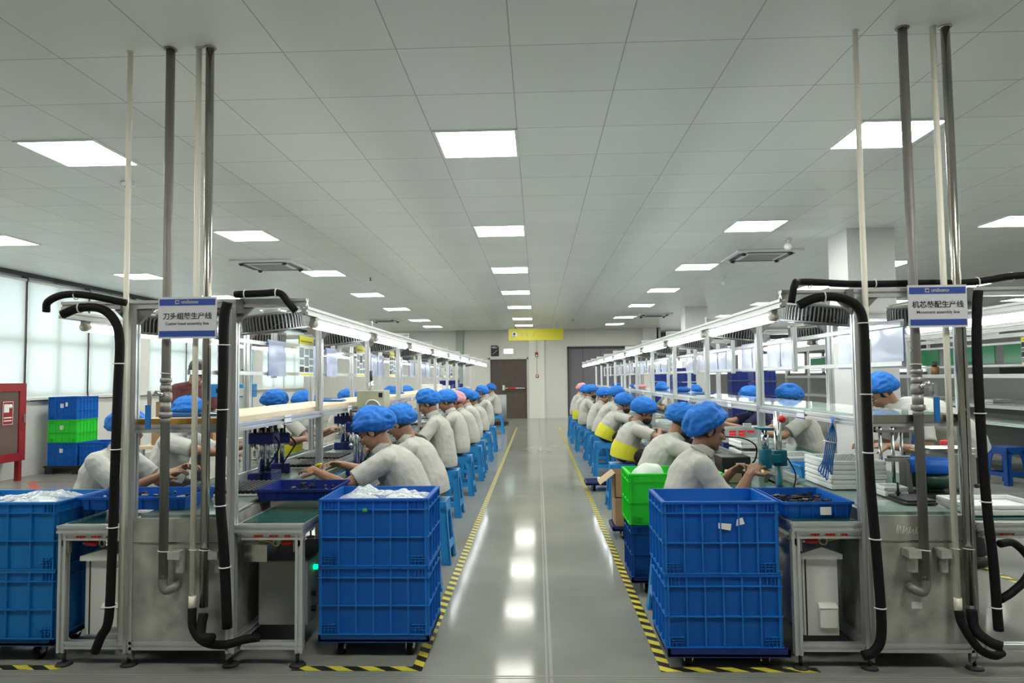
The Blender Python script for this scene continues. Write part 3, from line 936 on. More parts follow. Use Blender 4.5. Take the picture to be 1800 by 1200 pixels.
# round fans lying under the roofs
def fan_proto(lab, loc):
    t = T('fan', lab, 'fan', loc, group='round fans under the assembly line roofs')
    R = 0.165
    q = B()
    for k in range(54):
        a = 2 * PI * k / 54
        M = Matrix.Rotation(a, 4, 'Z')
        q.box(R - 0.008, R, -0.0035, 0.0035, -0.04, 0.03, M).box(R - 0.04, R - 0.004, -0.003, 0.003, 0.03, 0.04, M)
        q.box(0.05, R, -0.003, 0.003, -0.046, -0.04, M)
    q.build('wire_guard', FANGREY, t)
    B().cyl((0, 0, -0.034), (0, 0, 0.05), R - 0.03, n=32).build('dark_drum', FANDARK, t)
    q = B().ring((0, 0, -0.04), R, 0.007).ring((0, 0, 0.047), R - 0.004, 0.007).ring((0, 0, -0.045), R * 0.6, 0.003).ring((0, 0, -0.045), 0.05, 0.008)
    q.build('guard_ring', FANGREY, t)
    q = B()
    for k in range(5):
        M = Matrix.Rotation(2 * PI * k / 5, 4, 'Z') @ Matrix.Rotation(0.5, 4, 'X')
        q.loft([(M @ Vector((0.03, 0, -0.02)), M.to_3x3() @ Vector((0, 0.02, 0)), M.to_3x3() @ Vector((0, 0, 0.003))), (M @ Vector((0.14, 0, -0.02)), M.to_3x3() @ Vector((0, 0.05, 0)), M.to_3x3() @ Vector((0, 0, 0.003)))], 8)
    q.cyl((0, 0, -0.045), (0, 0, 0.0), 0.04)
    q.build('blades', FANGREY, t)
    B().cyl((0, 0, 0.04), (0, 0, 0.075), 0.05).build('motor', GREYBOX, t)
    return t


def fans():
    proto = None
    for nm, ys, xs in (('cutter head line', YL, ((LB + 0.05, 'aisle side'), (LA - 0.05, 'window side'))), ('movement line', YR, ((RA - 0.04, 'aisle side'), (RB + 0.04, 'pillar side')))):
        for x, side in xs:
            for i in range(len(ys) - 1):
                y = ys[i] + 0.37
                lab = 'round grey fan under %s roof, %s, %s from near end' % (nm, side, ORD[i])
                if proto is None:
                    proto = fan_proto(lab, (x, y, 1.64)); c = proto
                else:
                    c = copy_tree(proto, (x, y, 1.64), label=lab)
                c.rotation_euler = (0.12, 0.1 if x < (LA + LB) / 2 or 0 < x < (RA + RB) / 2 else -0.1, 0)


fans()


# plastic-sleeved documents on the middle rails
def sheet(loc, w, h, label, kind, group):
    t = T('document_sleeve' if kind != 'card' else 'instruction_card', label, 'document', loc, group=group)
    if kind == 'card':
        B().box(-0.002, 0.0015, -w / 2, w / 2, 0, h).build('card', PAPERW, t)
        B().box(-0.0035, 0.003, -w / 2, w / 2, h - 0.055, h).build('header', YELLOWP, t)
        q = B()
        rnd = random.Random(int(loc[1] * 100))
        for s in (-0.003, 0.0025):
            for k in range(3):
                ya = -w / 2 + 0.01 + k * w / 3
                z = 0.03
                while z < h - 0.09:
                    hh = rnd.uniform(0.03, 0.07)
                    q.mat(0 if rnd.random() < .7 else 1).box(s - 0.0004, s + 0.0004, ya, ya + w / 3 - 0.015, z, min(z + hh, h - 0.065))
                    z += hh + 0.012
            q.mat(2).box(s - 0.0004, s + 0.0004, -w / 2 + 0.01, w / 2 - 0.01, 0.008, 0.02)
            q.mat(1).box(s - 0.0012, s + 0.0012, -w / 2 + 0.03, w / 2 - 0.03, h - 0.04, h - 0.034)
        q.build('printed_pictures', [GREYINK, INK, YELLOWP], t)
    else:
        q = B()
        rnd = random.Random(int(loc[1] * 77))
        nx, nz = 6, 6
        vs = [(rnd.uniform(-0.003, 0.003), -w / 2 + w * i / nx, h * j / nz) for j in range(nz + 1) for i in range(nx + 1)]
        fs = [(j * (nx + 1) + i, j * (nx + 1) + i + 1, (j + 1) * (nx + 1) + i + 1, (j + 1) * (nx + 1) + i) for j in range(nz) for i in range(nx)]
        q.add([(x - 0.0045, y, z) for x, y, z in vs], fs, True).add([(x + 0.0045, y, z) for x, y, z in vs], fs, True)
        q.build('clear_sleeve', SLEEVE, t)
        B().box(-0.0008, 0.0008, -w / 2 + 0.006, w / 2 - 0.006, 0.004, h - 0.01).build('paper', PAPER, t)
        if kind == 'print':
            q = B()
            for k in range(7):
                ww = rnd.uniform(0.3, 0.8) * w / 2
                q.box(-0.0015, 0.0015, -w / 2 + 0.02, -w / 2 + 0.02 + ww, h - 0.04 - k * 0.022, h - 0.036 - k * 0.022)
            q.box(-0.0015, 0.0015, 0.01, w / 2 - 0.02, 0.03, 0.09)
            q.build('print', mat('pale blue print', (0.4, 0.45, 0.55), 0.6), t)
    return t


xm = (LA + LB) / 2
k = 0
for i, (ya, yb) in enumerate(((3.62, 3.86), (3.88, 3.96), (4.3, 4.6), (5.08, 5.38), (5.5, 5.8), (6.66, 6.92), (7.0, 7.25), (7.3, 7.6), (8.0, 8.3), (8.35, 8.62), (9.1, 9.5), (10.0, 10.4), (10.45, 10.8), (11.5, 11.9), (12.6, 13.0), (13.3, 13.7), (14.3, 14.7))):
    if i == 1: continue
    k += 1
    sheet((xm + 0.02, (ya + yb) / 2, 1.36), yb - ya, 0.23, 'bluish clear document sleeve on the cutter head line rail, %s from the near end' % ORD[k - 1], 'plain', 'document sleeves of the cutter head line')
for i, y in enumerate((4.86, 6.38, 7.78, 9.6, 11.2, 12.3, 13.15)):
    sheet((xm + 0.075, y, 1.36), 0.3, 0.28, 'yellow-headed picture instruction card on the cutter head line, %s from the near end' % ORD[i], 'card', 'instruction cards of the cutter head line')
xm = (RA + RB) / 2
for i, (ya, yb) in enumerate(((3.36, 3.68), (3.84, 4.08), (4.76, 5.02), (5.04, 5.32), (5.44, 5.68), (5.7, 5.98), (6.2, 6.45), (6.47, 6.75), (6.78, 7.1), (7.3, 7.6), (7.84, 8.2), (8.9, 9.3), (9.4, 9.8), (9.9, 10.3), (10.9, 11.3), (11.4, 11.8), (12.6, 13.1), (13.2, 13.6), (14.5, 15.0))):
    sheet((xm + 0.018, (ya + yb) / 2, 1.36), yb - ya, 0.23, 'pale blue document sleeve on the movement line rail, %s from the near end' % ORD[i], 'print' if i in (2, 5, 7, 10) else 'plain', 'document sleeves of the movement line')
for i, y in enumerate((8.6, 10.6, 12.2)):
    sheet((xm - 0.07, y, 1.365), 0.15, 0.28, 'yellow-headed picture instruction card on the movement line, %s from the near end' % ORD[i], 'card', 'instruction cards of the movement line')


# signs on the front of the lines
def line_sign(x0, x1, z0, z1, y, cn, en, label):
    t = T('line_sign', label, 'sign', ((x0 + x1) / 2, y, z0))
    w, h = x1 - x0, z1 - z0
    B().box(-w / 2, w / 2, -0.003, 0.003, 0, h).build('board', SIGNWHITE, t)
    B().box(-w / 2 + 0.006, w / 2 - 0.006, -0.0042, -0.003, h - 0.04, h - 0.01).build('header_band', SIGNBLUE, t)
    B().box(-w / 2 + 0.006, w / 2 - 0.006, -0.0042, -0.003, 0.01, 0.037).build('footer_band', SIGNBLUE, t)
    text(cn, h * 0.17, INK, t, (0.0, -0.0035, h * 0.53), name='chinese_lettering', bold=0.0006)
    text(en, h * 0.1, INK, t, (0.0, -0.0035, h * 0.36), name='english_lettering', bold=0.0001)
    text('unibono', h * 0.125, LOGOYEL, t, (0.012, -0.0045, h - 0.024), name='logo_lettering', bold=0.0002)
    q = B(); c = (-w * 0.175, -0.0045, h - 0.024)
    q.box(c[0] - 0.009, c[0] + 0.009, -0.0048, -0.0042, c[2] - 0.009, c[2] + 0.009)
    q.mat(1).cyl((c[0], -0.0049, c[2]), (c[0], -0.0051, c[2]), 0.006, n=12).box(c[0] - 0.002, c[0] + 0.009, -0.0053, -0.005, c[2] - 0.002, c[2] + 0.002)
    q.build('logo_mark', [LOGOYEL, SIGNBLUE], t)
    return t


line_sign(-1.77, -1.493, 1.532, 1.728, 3.195, '刀头组装生产线', 'Cutter head assembly line', 'white sign with two blue bands naming the cutter head assembly line')
line_sign(1.675, 1.935, 1.536, 1.728, 3.195, '机芯装配生产线', 'Movement assembly line', 'white sign with two blue bands naming the movement assembly line')


# risers from the floor boxes to the ceiling
def riser(name, x, y, r, z0, m, label, cat='pipe', foot=None, ties=(), elbow=None):
    t = T(name, label, cat, (x, y, 0))
    B().cyl((0, 0, z0), (0, 0, H), r, n=16).build('pipe', m, t)
    B().cyl((0, 0, H - 0.004), (0, 0, H - 0.001), r * 1.5, n=16).build('ceiling_collar', m, t)
    if foot:
        B().cyl((0, 0, z0 - 0.03), (0, 0, z0 + 0.03), r * 1.25, n=16).build('socket', m, t)
    if elbow:
        B().tube([(0, 0, z0 + 0.02), (0, 0, z0 - 0.03), (elbow * 0.3, 0, z0 - 0.055), (elbow, 0.005, z0 - 0.04), (elbow, 0.03, z0 - 0.035)], r, n=12).build('elbow', m, t)
    for z in ties:
        B().ring((0, 0, z), r + 0.003, 0.0025, (0.1, 0.1, 1), n=16).build('cable_tie', WHITEPL, t)
    return t


def valve(t, s):
    """ball valve with a blue lever on a grey steel riser"""
    q = B()
    for z0, z1, r in ((1.29, 1.315, 0.03), (1.315, 1.335, 0.026), (1.28, 1.24, 0.034), (1.24, 1.19, 0.028), (1.19, 1.165, 0.036), (1.33, 1.35, 0.031), (1.165, 1.14, 0.027)):
        q.cyl((0, 0, z0), (0, 0, z1), r * 0.85, n=8 if r > 0.033 else 16)
    q.ell((0, 0, 1.26), (0.029, 0.029, 0.036))
    v = q.build('valve_body', mat('grey cast valve', (0.36, 0.35, 0.33), 0.45, 0.6), t)
    q = B().cyl((0, -0.02, 1.27), (s * 0.03, -0.05, 1.285), 0.012)
    q.mat(1).cbox((s * 0.055, -0.05, 1.17), (0.022, 0.012, 0.11)).mat(0).box(s * 0.05 - 0.008, s * 0.05 + 0.008, -0.054, -0.046, 1.22, 1.29)
    q.build('lever', [CHROME, CABLEBLUE], v)


PY = 3.235
riser('white_conduit', -1.962, 3.254, 0.0125, 0.12, WHITEPVC, 'thin white conduit along the first post of the cutter head line up to the ceiling', 'conduit')
t = riser('steel_pipe', -1.752, PY - 0.0, 0.0205, 0.42, DULLSTEEL, 'dull grey steel pipe with valve rising past the cutter head sign', elbow=0.055, ties=(0.545, 1.37))
valve(t, -1)
riser('pvc_pipe', -1.612, PY, 0.0135, 0.31, WHITEPVC, 'cream pvc pipe rising past the cutter head sign to the ceiling', foot=1, ties=(0.55,))
riser('bright_steel_pipe', -1.558, PY, 0.0195, 0.29, STEEL, 'bright steel pipe beside the cream pvc pipe of the cutter head line', ties=(0.55,))
riser('white_conduit', 1.512, 3.25, 0.0125, 0.12, WHITEPVC, 'thin white conduit along the first post of the movement line up to the ceiling', 'conduit')
t = riser('steel_pipe', 1.722, PY, 0.0205, 0.41, DULLSTEEL, 'dull grey steel pipe with valve rising past the movement line sign', elbow=-0.055, ties=(0.54, 1.37))
valve(t, 1)
riser('pvc_pipe', 1.86, PY, 0.0135, 0.3, WHITEPVC, 'cream pvc pipe rising past the movement line sign to the ceiling', foot=1, ties=(0.545,))
riser('bright_steel_pipe', 1.917, PY, 0.0195, 0.3, STEEL, 'bright steel pipe beside the cream pvc pipe of the movement line', ties=(0.545,))


# black wrapped hose bundles
def hose(pts, r, label, ties=()):
    t = T('hose_bundle', label, 'hose', pts[0])
    o = Vector(pts[0])
    B().tube([Vector(p) - o for p in pts], r, n=10, sub=6).build('sleeve', BLACKRUB, t)
    for p, ax in ties:
        B().ring(Vector(p) - o, r + 0.003, 0.003, ax, n=14).build('cable_tie', WHITEPL, t)


Zx = (0, 0, 1)
hose([(-2.06, 3.22, 0.09), (-2.03, 3.215, 0.16), (-1.995, 3.215, 0.24), (-1.985, 3.215, 0.5), (-1.975, 3.21, 0.9), (-1.968, 3.21, 1.3), (-1.963, 3.21, 1.52), (-1.985, 3.205, 1.62), (-2.05, 3.2, 1.68), (-2.15, 3.2, 1.685), (-2.235, 3.2, 1.655)], 0.021, 'black hose bundle climbing the first post of the cutter head line and arching outward', [((-1.985, 3.215, 0.3), Zx), ((-1.982, 3.213, 0.66), Zx), ((-1.972, 3.21, 1.02), Zx), ((-1.966, 3.21, 1.42), Zx), ((-2.15, 3.2, 1.685), (1, 0, 0))])
hose([(-1.93, 3.2, 1.705), (-2.1, 3.17, 1.74), (-2.2, 3.155, 1.742), (-2.27, 3.15, 1.71), (-2.285, 3.16, 1.665)], 0.017, 'short black hose looping over the outer roof corner of the cutter head line', [((-2.15, 3.167, 1.741), (1, 0, 0))])
hose([(-1.445, 3.2, 1.7), (-1.46, 3.2, 1.62), (-1.461, 3.2, 1.4), (-1.467, 3.2, 1.1), (-1.47, 3.2, 0.8), (-1.455, 3.2, 0.62), (-1.445, 3.21, 0.4), (-1.44, 3.22, 0.2)], 0.023, 'thick black hose bundle down the second post of the cutter head line', [((-1.461, 3.2, 1.5), Zx), ((-1.465, 3.2, 1.2), Zx), ((-1.469, 3.2, 0.76), Zx), ((-1.447, 3.205, 0.48), Zx)])
hose([(-1.43, 3.245, 1.742), (-1.3, 3.245, 1.745), (-1.215, 3.245, 1.745), (-1.175, 3.25, 1.7), (-1.14, 3.25, 1.66)], 0.017, 'black hose along the front roof beam of the cutter head line, aisle end', [((-1.38, 3.245, 1.743), (1, 0, 0)), ((-1.23, 3.245, 1.745), (1, 0, 0))])
hose([(-1.612, 3.235, 0.285), (-1.6, 3.22, 0.2), (-1.54, 3.2, 0.145), (-1.44, 3.19, 0.135), (-1.35, 3.2, 0.155), (-1.3, 3.24, 0.15)], 0.019, 'black hose curving from the pvc pipe foot along the floor rail, cutter head line', [])
hose([(-1.558, 3.235, 0.26), (-1.556, 3.21, 0.21), (-1.53, 3.162, 0.18), (-1.47, 3.14, 0.182)], 0.022, 'short black hose joining the bright steel pipe foot, cutter head line')
hose([(1.42, 3.2, 0.09), (1.47, 3.2, 0.11), (1.502, 3.195, 0.2), (1.495, 3.195, 0.5), (1.476, 3.195, 0.9), (1.475, 3.195, 1.3), (1.474, 3.195, 1.55), (1.445, 3.195, 1.64), (1.36, 3.19, 1.68), (1.26, 3.19, 1.675), (1.19, 3.2, 1.645)], 0.021, 'black hose bundle climbing the first post of the movement line and arching to the aisle', [((1.5, 3.195, 0.3), Zx), ((1.49, 3.195, 0.6), Zx), ((1.476, 3.195, 0.98), Zx), ((1.475, 3.195, 1.24), Zx), ((1.474, 3.195, 1.56), Zx), ((1.3, 3.19, 1.68), (1, 0, 0))])
hose([(1.165, 3.22, 1.66), (1.182, 3.215, 1.74), (1.24, 3.27, 1.762), (1.5, 3.3, 1.751), (1.8, 3.3, 1.751), (2.02, 3.3, 1.751), (2.2, 3.28, 1.774), (2.3, 3.25, 1.765), (2.42, 3.19, 1.7)], 0.017, 'long black hose along the front roof beam of the movement line', [((1.28, 3.292, 1.752), (1, 0, 0)), ((1.58, 3.3, 1.751), (1, 0, 0)), ((2.05, 3.3, 1.752), (1, 0, 0)), ((2.2, 3.29, 1.772), (1, 0, 0))])
hose([(1.99, 3.2, 1.7), (1.98, 3.2, 1.6), (1.972, 3.2, 1.4), (1.975, 3.2, 1.0), (1.985, 3.2, 0.72), (2.0, 3.2, 0.5), (2.008, 3.2, 0.25), (2.01, 3.2, 0.2)], 0.02, 'thick black hose bundle down the second post of the movement line', [((1.974, 3.2, 1.15), Zx), ((1.983, 3.2, 0.76), Zx), ((2.003, 3.2, 0.3), Zx)])
hose([(1.86, 3.235, 0.275), (1.865, 3.22, 0.22), (1.91, 3.19, 0.13), (1.97, 3.18, 0.1), (2.02, 3.2, 0.105)], 0.018, 'black hose curving from the pvc pipe foot, movement line')
hose([(1.917, 3.235, 0.28), (1.918, 3.215, 0.2), (1.945, 3.165, 0.165), (1.985, 3.14, 0.152)], 0.022, 'short black hose joining the bright steel pipe foot, movement line')
hose([(2.03, 3.2, 0.575), (2.1, 3.21, 0.575), (2.17, 3.22, 0.5), (2.17, 3.24, 0.42), (2.1, 3.23, 0.36), (2.03, 3.21, 0.33)], 0.017, 'black hose bowing out from the second post of the movement line')


# slope-roofed white distribution cabinets under the front benches
def cabinet(x0, x1, y, z0, z1, label, pipe_left=True):
    t = T('distribution_cabinet', label, 'cabinet', ((x0 + x1) / 2, y, 0))
    w = (x1 - x0) / 2
    B().box(-w + 0.012, w - 0.008, 0, 0.28, z0, z1).build('body', WHITEPAINT, t)
    q = B(); q.prism([(-w - 0.012, 0), (w + 0.008, 0), (w + 0.008, 0.022), (w * 0.05, 0.055), (-w - 0.012, 0.022)], (0, 0.3, z1), (0, -0.025, z1), up=(0, 0, 1)); q.build('sloped_roof', WHITEPAINT, t)
    B().box(-w + 0.0, -w + 0.014, 0.005, 0.03, z0, z1).build('corner_tube', WHITEPAINT, t)
    B().box(-w + 0.022, -w + 0.028, -0.002, 0, z0, z1 - 0.005).build('door_gap', BLACKPL, t)
    q = B().box(-0.01, 0.07, -0.018, 0, z0 + 0.04, z0 + 0.13); q.add([(-0.012, -0.022, z0 + 0.13), (0.072, -0.022, z0 + 0.13), (0.072, 0, z0 + 0.15), (-0.012, 0, z0 + 0.15)], [(0, 1, 2, 3)])
    q.build('vent_hood', WHITEPAINT, t)
    for x in (-w + 0.03, w - 0.03):
        B().box(x - 0.015, x + 0.015, 0.1, 0.2, 0.113, z0).build('foot', DARKIRON, t)


cabinet(-2.205, -2.0, 3.36, 0.12, 0.475, 'white slope-roofed distribution cabinet under the cutter head line front bench')
cabinet(1.215, 1.395, 3.36, 0.12, 0.475, 'white slope-roofed distribution cabinet under the movement line front bench')
# control box under the aisle-side bench of the cutter head line
t = T('control_box', 'grey control box with green lamp under the cutter head line bench', 'control box', (-1.28, 3.5, 0))
B().box(-0.13, 0.12, 0, 0.42, 0.115, 0.43).build('case', mat('worn grey enamel', (0.33, 0.34, 0.32), 0.5, vary=0.1, scale=9), t, bevel=0.006)
q = B()
for (y, z, r) in ((0.07, 0.25, 0.014), (0.19, 0.34, 0.016), (0.19, 0.25, 0.014), (0.07, 0.175, 0.013), (0.3, 0.3, 0.014)):
    B().cyl((0.12, y, z), (0.14, y, z), r).build('switch', BLACKPL, t)
pass
B().cyl((0.12, 0.1, 0.375), (0.138, 0.1, 0.375), 0.013).build('green_lamp', GREENLED, t)
B().cyl((0.12, 0.2, 0.345), (0.143, 0.2, 0.345), 0.016).build('red_button', REDPL, t)
B().box(-0.13, 0.12, 0.0, 0.42, 0.431, 0.445).build('lid', DARKIRON, t)


def pull_switch(x, s, label):
    t = T('pull_cord_switch', label, 'switch', (x, 3.33, 0.56))
    B().caps_((s * 0.01, 0, 0), (s * 0.05, 0, 0), 0.012, 0.014).build('red_handle', REDPL, t)
    B().cyl((s * -0.015, 0, 0), (s * 0.01, 0, 0), 0.006).build('stem', CHROME, t)
    B().ring((s * 0.085, 0, 0), 0.016, 0.004, (0.3, 1, 0)).build('ring', mat('brass ring', (0.6, 0.5, 0.25), 0.35, 1.0), t)
    B().tube([(s * 0.1, 0, 0), (s * 0.2, 0.0, 0.02), (s * 0.26, 0.02, 0.035)], 0.0025, n=5).build('cord', YELTIE, t)


pull_switch(-2.19, 1, 'red pull cord switch above the white cabinet of the cutter head line')
pull_switch(-1.17, -1, 'red pull cord switch above the grey control box')
pull_switch(1.23, 1, 'red pull cord switch above the white cabinet of the movement line')
o = B().box(-1.41, -1.3, 3.33, 3.45, 0.47, 0.55).build('motor_bracket', STEEL)
tag(o, 'small bent steel bracket box under the cutter head line bench', 'bracket')
# ------------------------------------------------------------------ crates, trays, stools
def crate_parts(w, d, h, m, nx=6, ny=4, t=None):
    """ribbed tote: walls, rim, rib grid (local origin: bottom centre)"""
    th = 0.006
    taper = 0.012
    a, c = w / 2 - taper, d / 2 - taper
    q = B()
    q.box(-a, a, -c, c, 0, 0.008)
    q.box(-a, a, -c, -c + th, 0, h).box(-a, a, c - th, c, 0, h).box(-a, -a + th, -c, c, 0, h).box(a - th, a, -c, c, 0, h)
    q.build('wall', m, t)
    q = B()
    q.box(-w / 2, w / 2, -d / 2, -c, h - 0.014, h).box(-w / 2, w / 2, c, d / 2, h - 0.014, h).box(-w / 2, -a, -c, c, h - 0.014, h).box(a, w / 2, -c, c, h - 0.014, h)
    q.build('rim', m, t, bevel=0.004)
    q = B()
    rd = 0.013
    for k in range(nx + 1):
        x = -a + 0.003 + (2 * a - 0.006) * k / nx
        q.box(x - 0.003, x + 0.003, -c - rd, -c, 0, h - 0.014).box(x - 0.003, x + 0.003, c, c + rd, 0, h - 0.014)
    for k in range(ny + 1):
        y = -c + 0.003 + (2 * c - 0.006) * k / ny
        q.box(-a - rd, -a, y - 0.0025, y + 0.0025, 0, h - 0.014).box(a, a + rd, y - 0.0025, y + 0.0025, 0, h - 0.014)
    for z in (0.0, h * 0.42, h - 0.055):
        q.box(-a - rd, a + rd, -c - rd, -c, z, z + 0.005).box(-a - rd, a + rd, c, c + rd, z, z + 0.005).box(-a - rd, -a, -c, c, z, z + 0.005).box(a, a + rd, -c, c, z, z + 0.005)
    # lattice corners
    for sx in (-1, 1):
        for k in range(1, 4):
            z = 0.012 * k + 0.004
            x0 = sx * a
            q.box(min(x0, x0 - sx * 0.07), max(x0, x0 - sx * 0.07), -c - rd * 0.8, -c, z + 0.006, z + 0.0085)
            x = x0 - sx * 0.018 * k
            q.box(x - 0.0012, x + 0.0012, -c - rd * 0.8, -c, 0, 0.055)
            q.box(x - 0.0012, x + 0.0012, -c - rd * 0.8, -c, h - 0.055, h - 0.014)
    q.build('ribs', LIT_RIBS.get(m.name, m), t)
    return t


CR = {}


def crate(x, y, z, w, d, h, m, label, rz=0.0, nx=6, ny=4, group=None):
    key = (w, d, h, m.name, nx, ny)
    if key in CR:
        return copy_tree(CR[key], (x, y, z), rz, label)
    t = T('storage_crate', label, 'crate', (x, y, z), rz, group)
    crate_parts(w, d, h, m, nx, ny, t)
    CR[key] = t
    return t


def dolly(x, y, w, d, z, m, label, wheel=0.036):
    t = T('crate_dolly', label, 'dolly', (x, y, 0))
    q = B().box(-w / 2, w / 2, -d / 2, d / 2, z - 0.035, z - 0.02)
    q.box(-w / 2, w / 2, -d / 2, -d / 2 + 0.012, z - 0.03, z).box(-w / 2, w / 2, d / 2 - 0.012, d / 2, z - 0.03, z).box(-w / 2, -w / 2 + 0.012, -d / 2, d / 2, z - 0.03, z).box(w / 2 - 0.012, w / 2, -d / 2, d / 2, z - 0.03, z)
    for k in (-1, 0, 1):
        q.box(-w / 2, w / 2, k * d * 0.25 - 0.012, k * d * 0.25 + 0.012, z - 0.02, z)
    q.build('deck', m, t)
    for sx in (-1, 1):
        for sy in (-1, 1):
            cx, cy = sx * (w / 2 - 0.1), sy * (d / 2 - 0.06)
            wx = B().cyl((cx - 0.013, cy, wheel), (cx + 0.013, cy, wheel), wheel, n=18).build('wheel', BLACKRUB, t)
            q = B().cyl((cx - 0.015, cy, wheel), (cx + 0.015, cy, wheel), wheel * 0.45, n=12)
            q.box(cx - 0.02, cx - 0.016, cy - 0.016, cy + 0.016, wheel - 0.008, z - 0.035).box(cx + 0.016, cx + 0.02, cy - 0.016, cy + 0.016, wheel - 0.008, z - 0.035).box(cx - 0.025, cx + 0.025, cy - 0.025, cy + 0.025, z - 0.039, z - 0.035)
            q.build('caster_fork', CHROME, t)
    return t


def bags(x, y, z, w, d, label, lumps, seed=1, rise=0.05):
    """clear plastic bags with white parts, one crumpled film over white lumps"""
    t = T('plastic_bag', label, 'plastic bag', (x, y, z))
    rnd = random.Random(seed)
    q = B()
    for k in range(lumps):
        q.ell((rnd.uniform(-w, w) * 0.3, rnd.uniform(-d, d) * 0.22, 0.0), (rnd.uniform(0.06, 0.09), rnd.uniform(0.05, 0.08), rnd.uniform(0.03, 0.045)))
    q.box(-w / 2 + 0.012, w / 2 - 0.012, -d / 2 + 0.012, d / 2 - 0.012, -0.1, -0.03)
    q.build('white_filling', FOAM, t)
    q = B()
    nx, ny = 44, 34
    vs = []
    for j in range(ny + 1):
        for i in range(nx + 1):
            px, py = -w / 2 + w * i / nx, -d / 2 + d * j / ny
            f = noise.noise(Vector((px * 7 + seed, py * 7, 0.3))) * 0.5 + abs(noise.noise(Vector((px * 16, py * 16 + seed, 1.3)))) * 0.5
            e = min(1, 5 * min(i / nx, 1 - i / nx, j / ny, 1 - j / ny))
            vs.append((px * 0.985, py * 0.985, 0.012 + e * (rise * (0.55 + f) + 0.012 * noise.noise(Vector((px * 45, py * 45, seed))))))
    fs = [(j * (nx + 1) + i, j * (nx + 1) + i + 1, (j + 1) * (nx + 1) + i + 1, (j + 1) * (nx + 1) + i) for j in range(ny) for i in range(nx)]
    q.add(vs, fs, True)
    q.build('clear_film', FILM, t)


# aisle stack, cutter head line side
CX, CY = -0.802, 3.585
dolly(CX, CY, 0.535, 0.4, 0.108, CRATEDARK, 'blue wheeled dolly under the two crates on the cutter head line side of the aisle')
crate(CX, CY, 0.11, 0.536, 0.405, 0.322, CRATEBLUE, 'blue ribbed crate on a dolly, below the crate filled with clear bags', nx=6)
crate(CX, CY, 0.434, 0.536, 0.405, 0.322, CRATEBLUE, 'blue ribbed crate filled with clear bags of white parts', nx=6)
bags(CX, CY, 0.7, 0.505, 0.372, 'crumpled clear bags of white parts in the upper blue crate of the cutter head line', 9, 3, 0.06)
o = B().cyl((0, -0.2035, 0), (0, -0.205, 0), 0.012, n=16).build('green_sticker', GREENLED if False else mat('green sticker', (0.05, 0.4, 0.08), 0.5)); o.location = (CX - 0.04, CY, 0.70); tag(o, 'tiny round green sticker on the bag-filled blue crate', 'sticker')
# aisle stack, movement line side
CX, CY = 0.833, 3.475
dolly(CX + 0.02, CY - 0.01, 0.55, 0.4, 0.088, NAVY, 'navy wheeled dolly under the two crates on the movement line side of the aisle', 0.03)
crate(CX + 0.006, CY, 0.09, 0.532, 0.39, 0.33, CRATEBLUE, 'blue ribbed crate on the navy dolly, below the crate with torn label', nx=6)
crate(CX, CY, 0.422, 0.532, 0.39, 0.33, CRATEBLUE, 'nearly empty blue ribbed crate with torn white label, top of its stack', nx=6)
bags(CX, CY, 0.66, 0.49, 0.345, 'flat clear bag inside the nearly empty blue crate', 2, 8, 0.03)
q = B(); q.add([(-0.03, 0, 0.01), (0.025, 0, 0.0), (0.03, 0, 0.03), (-0.03, 0, 0.035)], [(0, 1, 2, 3)]); q.add([(0.05, 0, 0.02), (0.09, 0, 0.03), (0.08, 0, 0.06), (0.055, 0, 0.05)], [(0, 1, 2, 3)])
o = q.build('torn_label', PAPERW); o.location = (CX + 0.02, CY - 0.195, 0.62); tag(o, 'torn white paper label on the nearly empty blue crate', 'label')
# green over blue crate behind it
CX, CY = 0.84, 4.52
dolly(CX, CY, 0.56, 0.34, 0.108, NAVY, 'dark wheeled dolly under the green and deep blue crates', 0.036)
crate(CX, CY, 0.11, 0.56, 0.36, 0.315, CRATEDARK, 'deep blue crate below the bright green crate', nx=4, ny=3)
crate(CX, CY, 0.427, 0.58, 0.37, 0.31, CRATEGREEN, 'bright green ribbed crate on top of a deep blue one', nx=4, ny=3)
t = T('white_bag', 'bulging white plastic bag inside the bright green crate', 'plastic bag', (CX - 0.14, CY, 0.66))
q = B().ell((0, 0, 0.02), (0.11, 0.115, 0.1), nu=28, nv=18)
q.v = [tuple(Vector(v) * (1 + 0.12 * noise.noise(Vector(v) * 14))) for v in q.v]
q.build('bag', mat('thin white bag', (0.75, 0.8, 0.76), 0.4, transl=0.3), t)
# pale blue crates at the window side
CX, CY = -2.612, 3.505
dolly(CX, CY, 0.56, 0.38, 0.113, CRATEDARK, 'blue wheeled dolly under the pale blue crates')
crate(CX, CY, 0.115, 0.596, 0.4, 0.322, CRATELIGHT, 'pale blue ribbed crate below the one lined with a clear bag', nx=5)
crate(CX, CY, 0.439, 0.596, 0.4, 0.322, CRATELIGHT, 'pale blue ribbed crate lined with a clear bag, top of its stack', nx=5)
bags(CX, CY, 0.71, 0.56, 0.36, 'clear liner bag in the upper pale blue crate', 4, 5, 0.05)
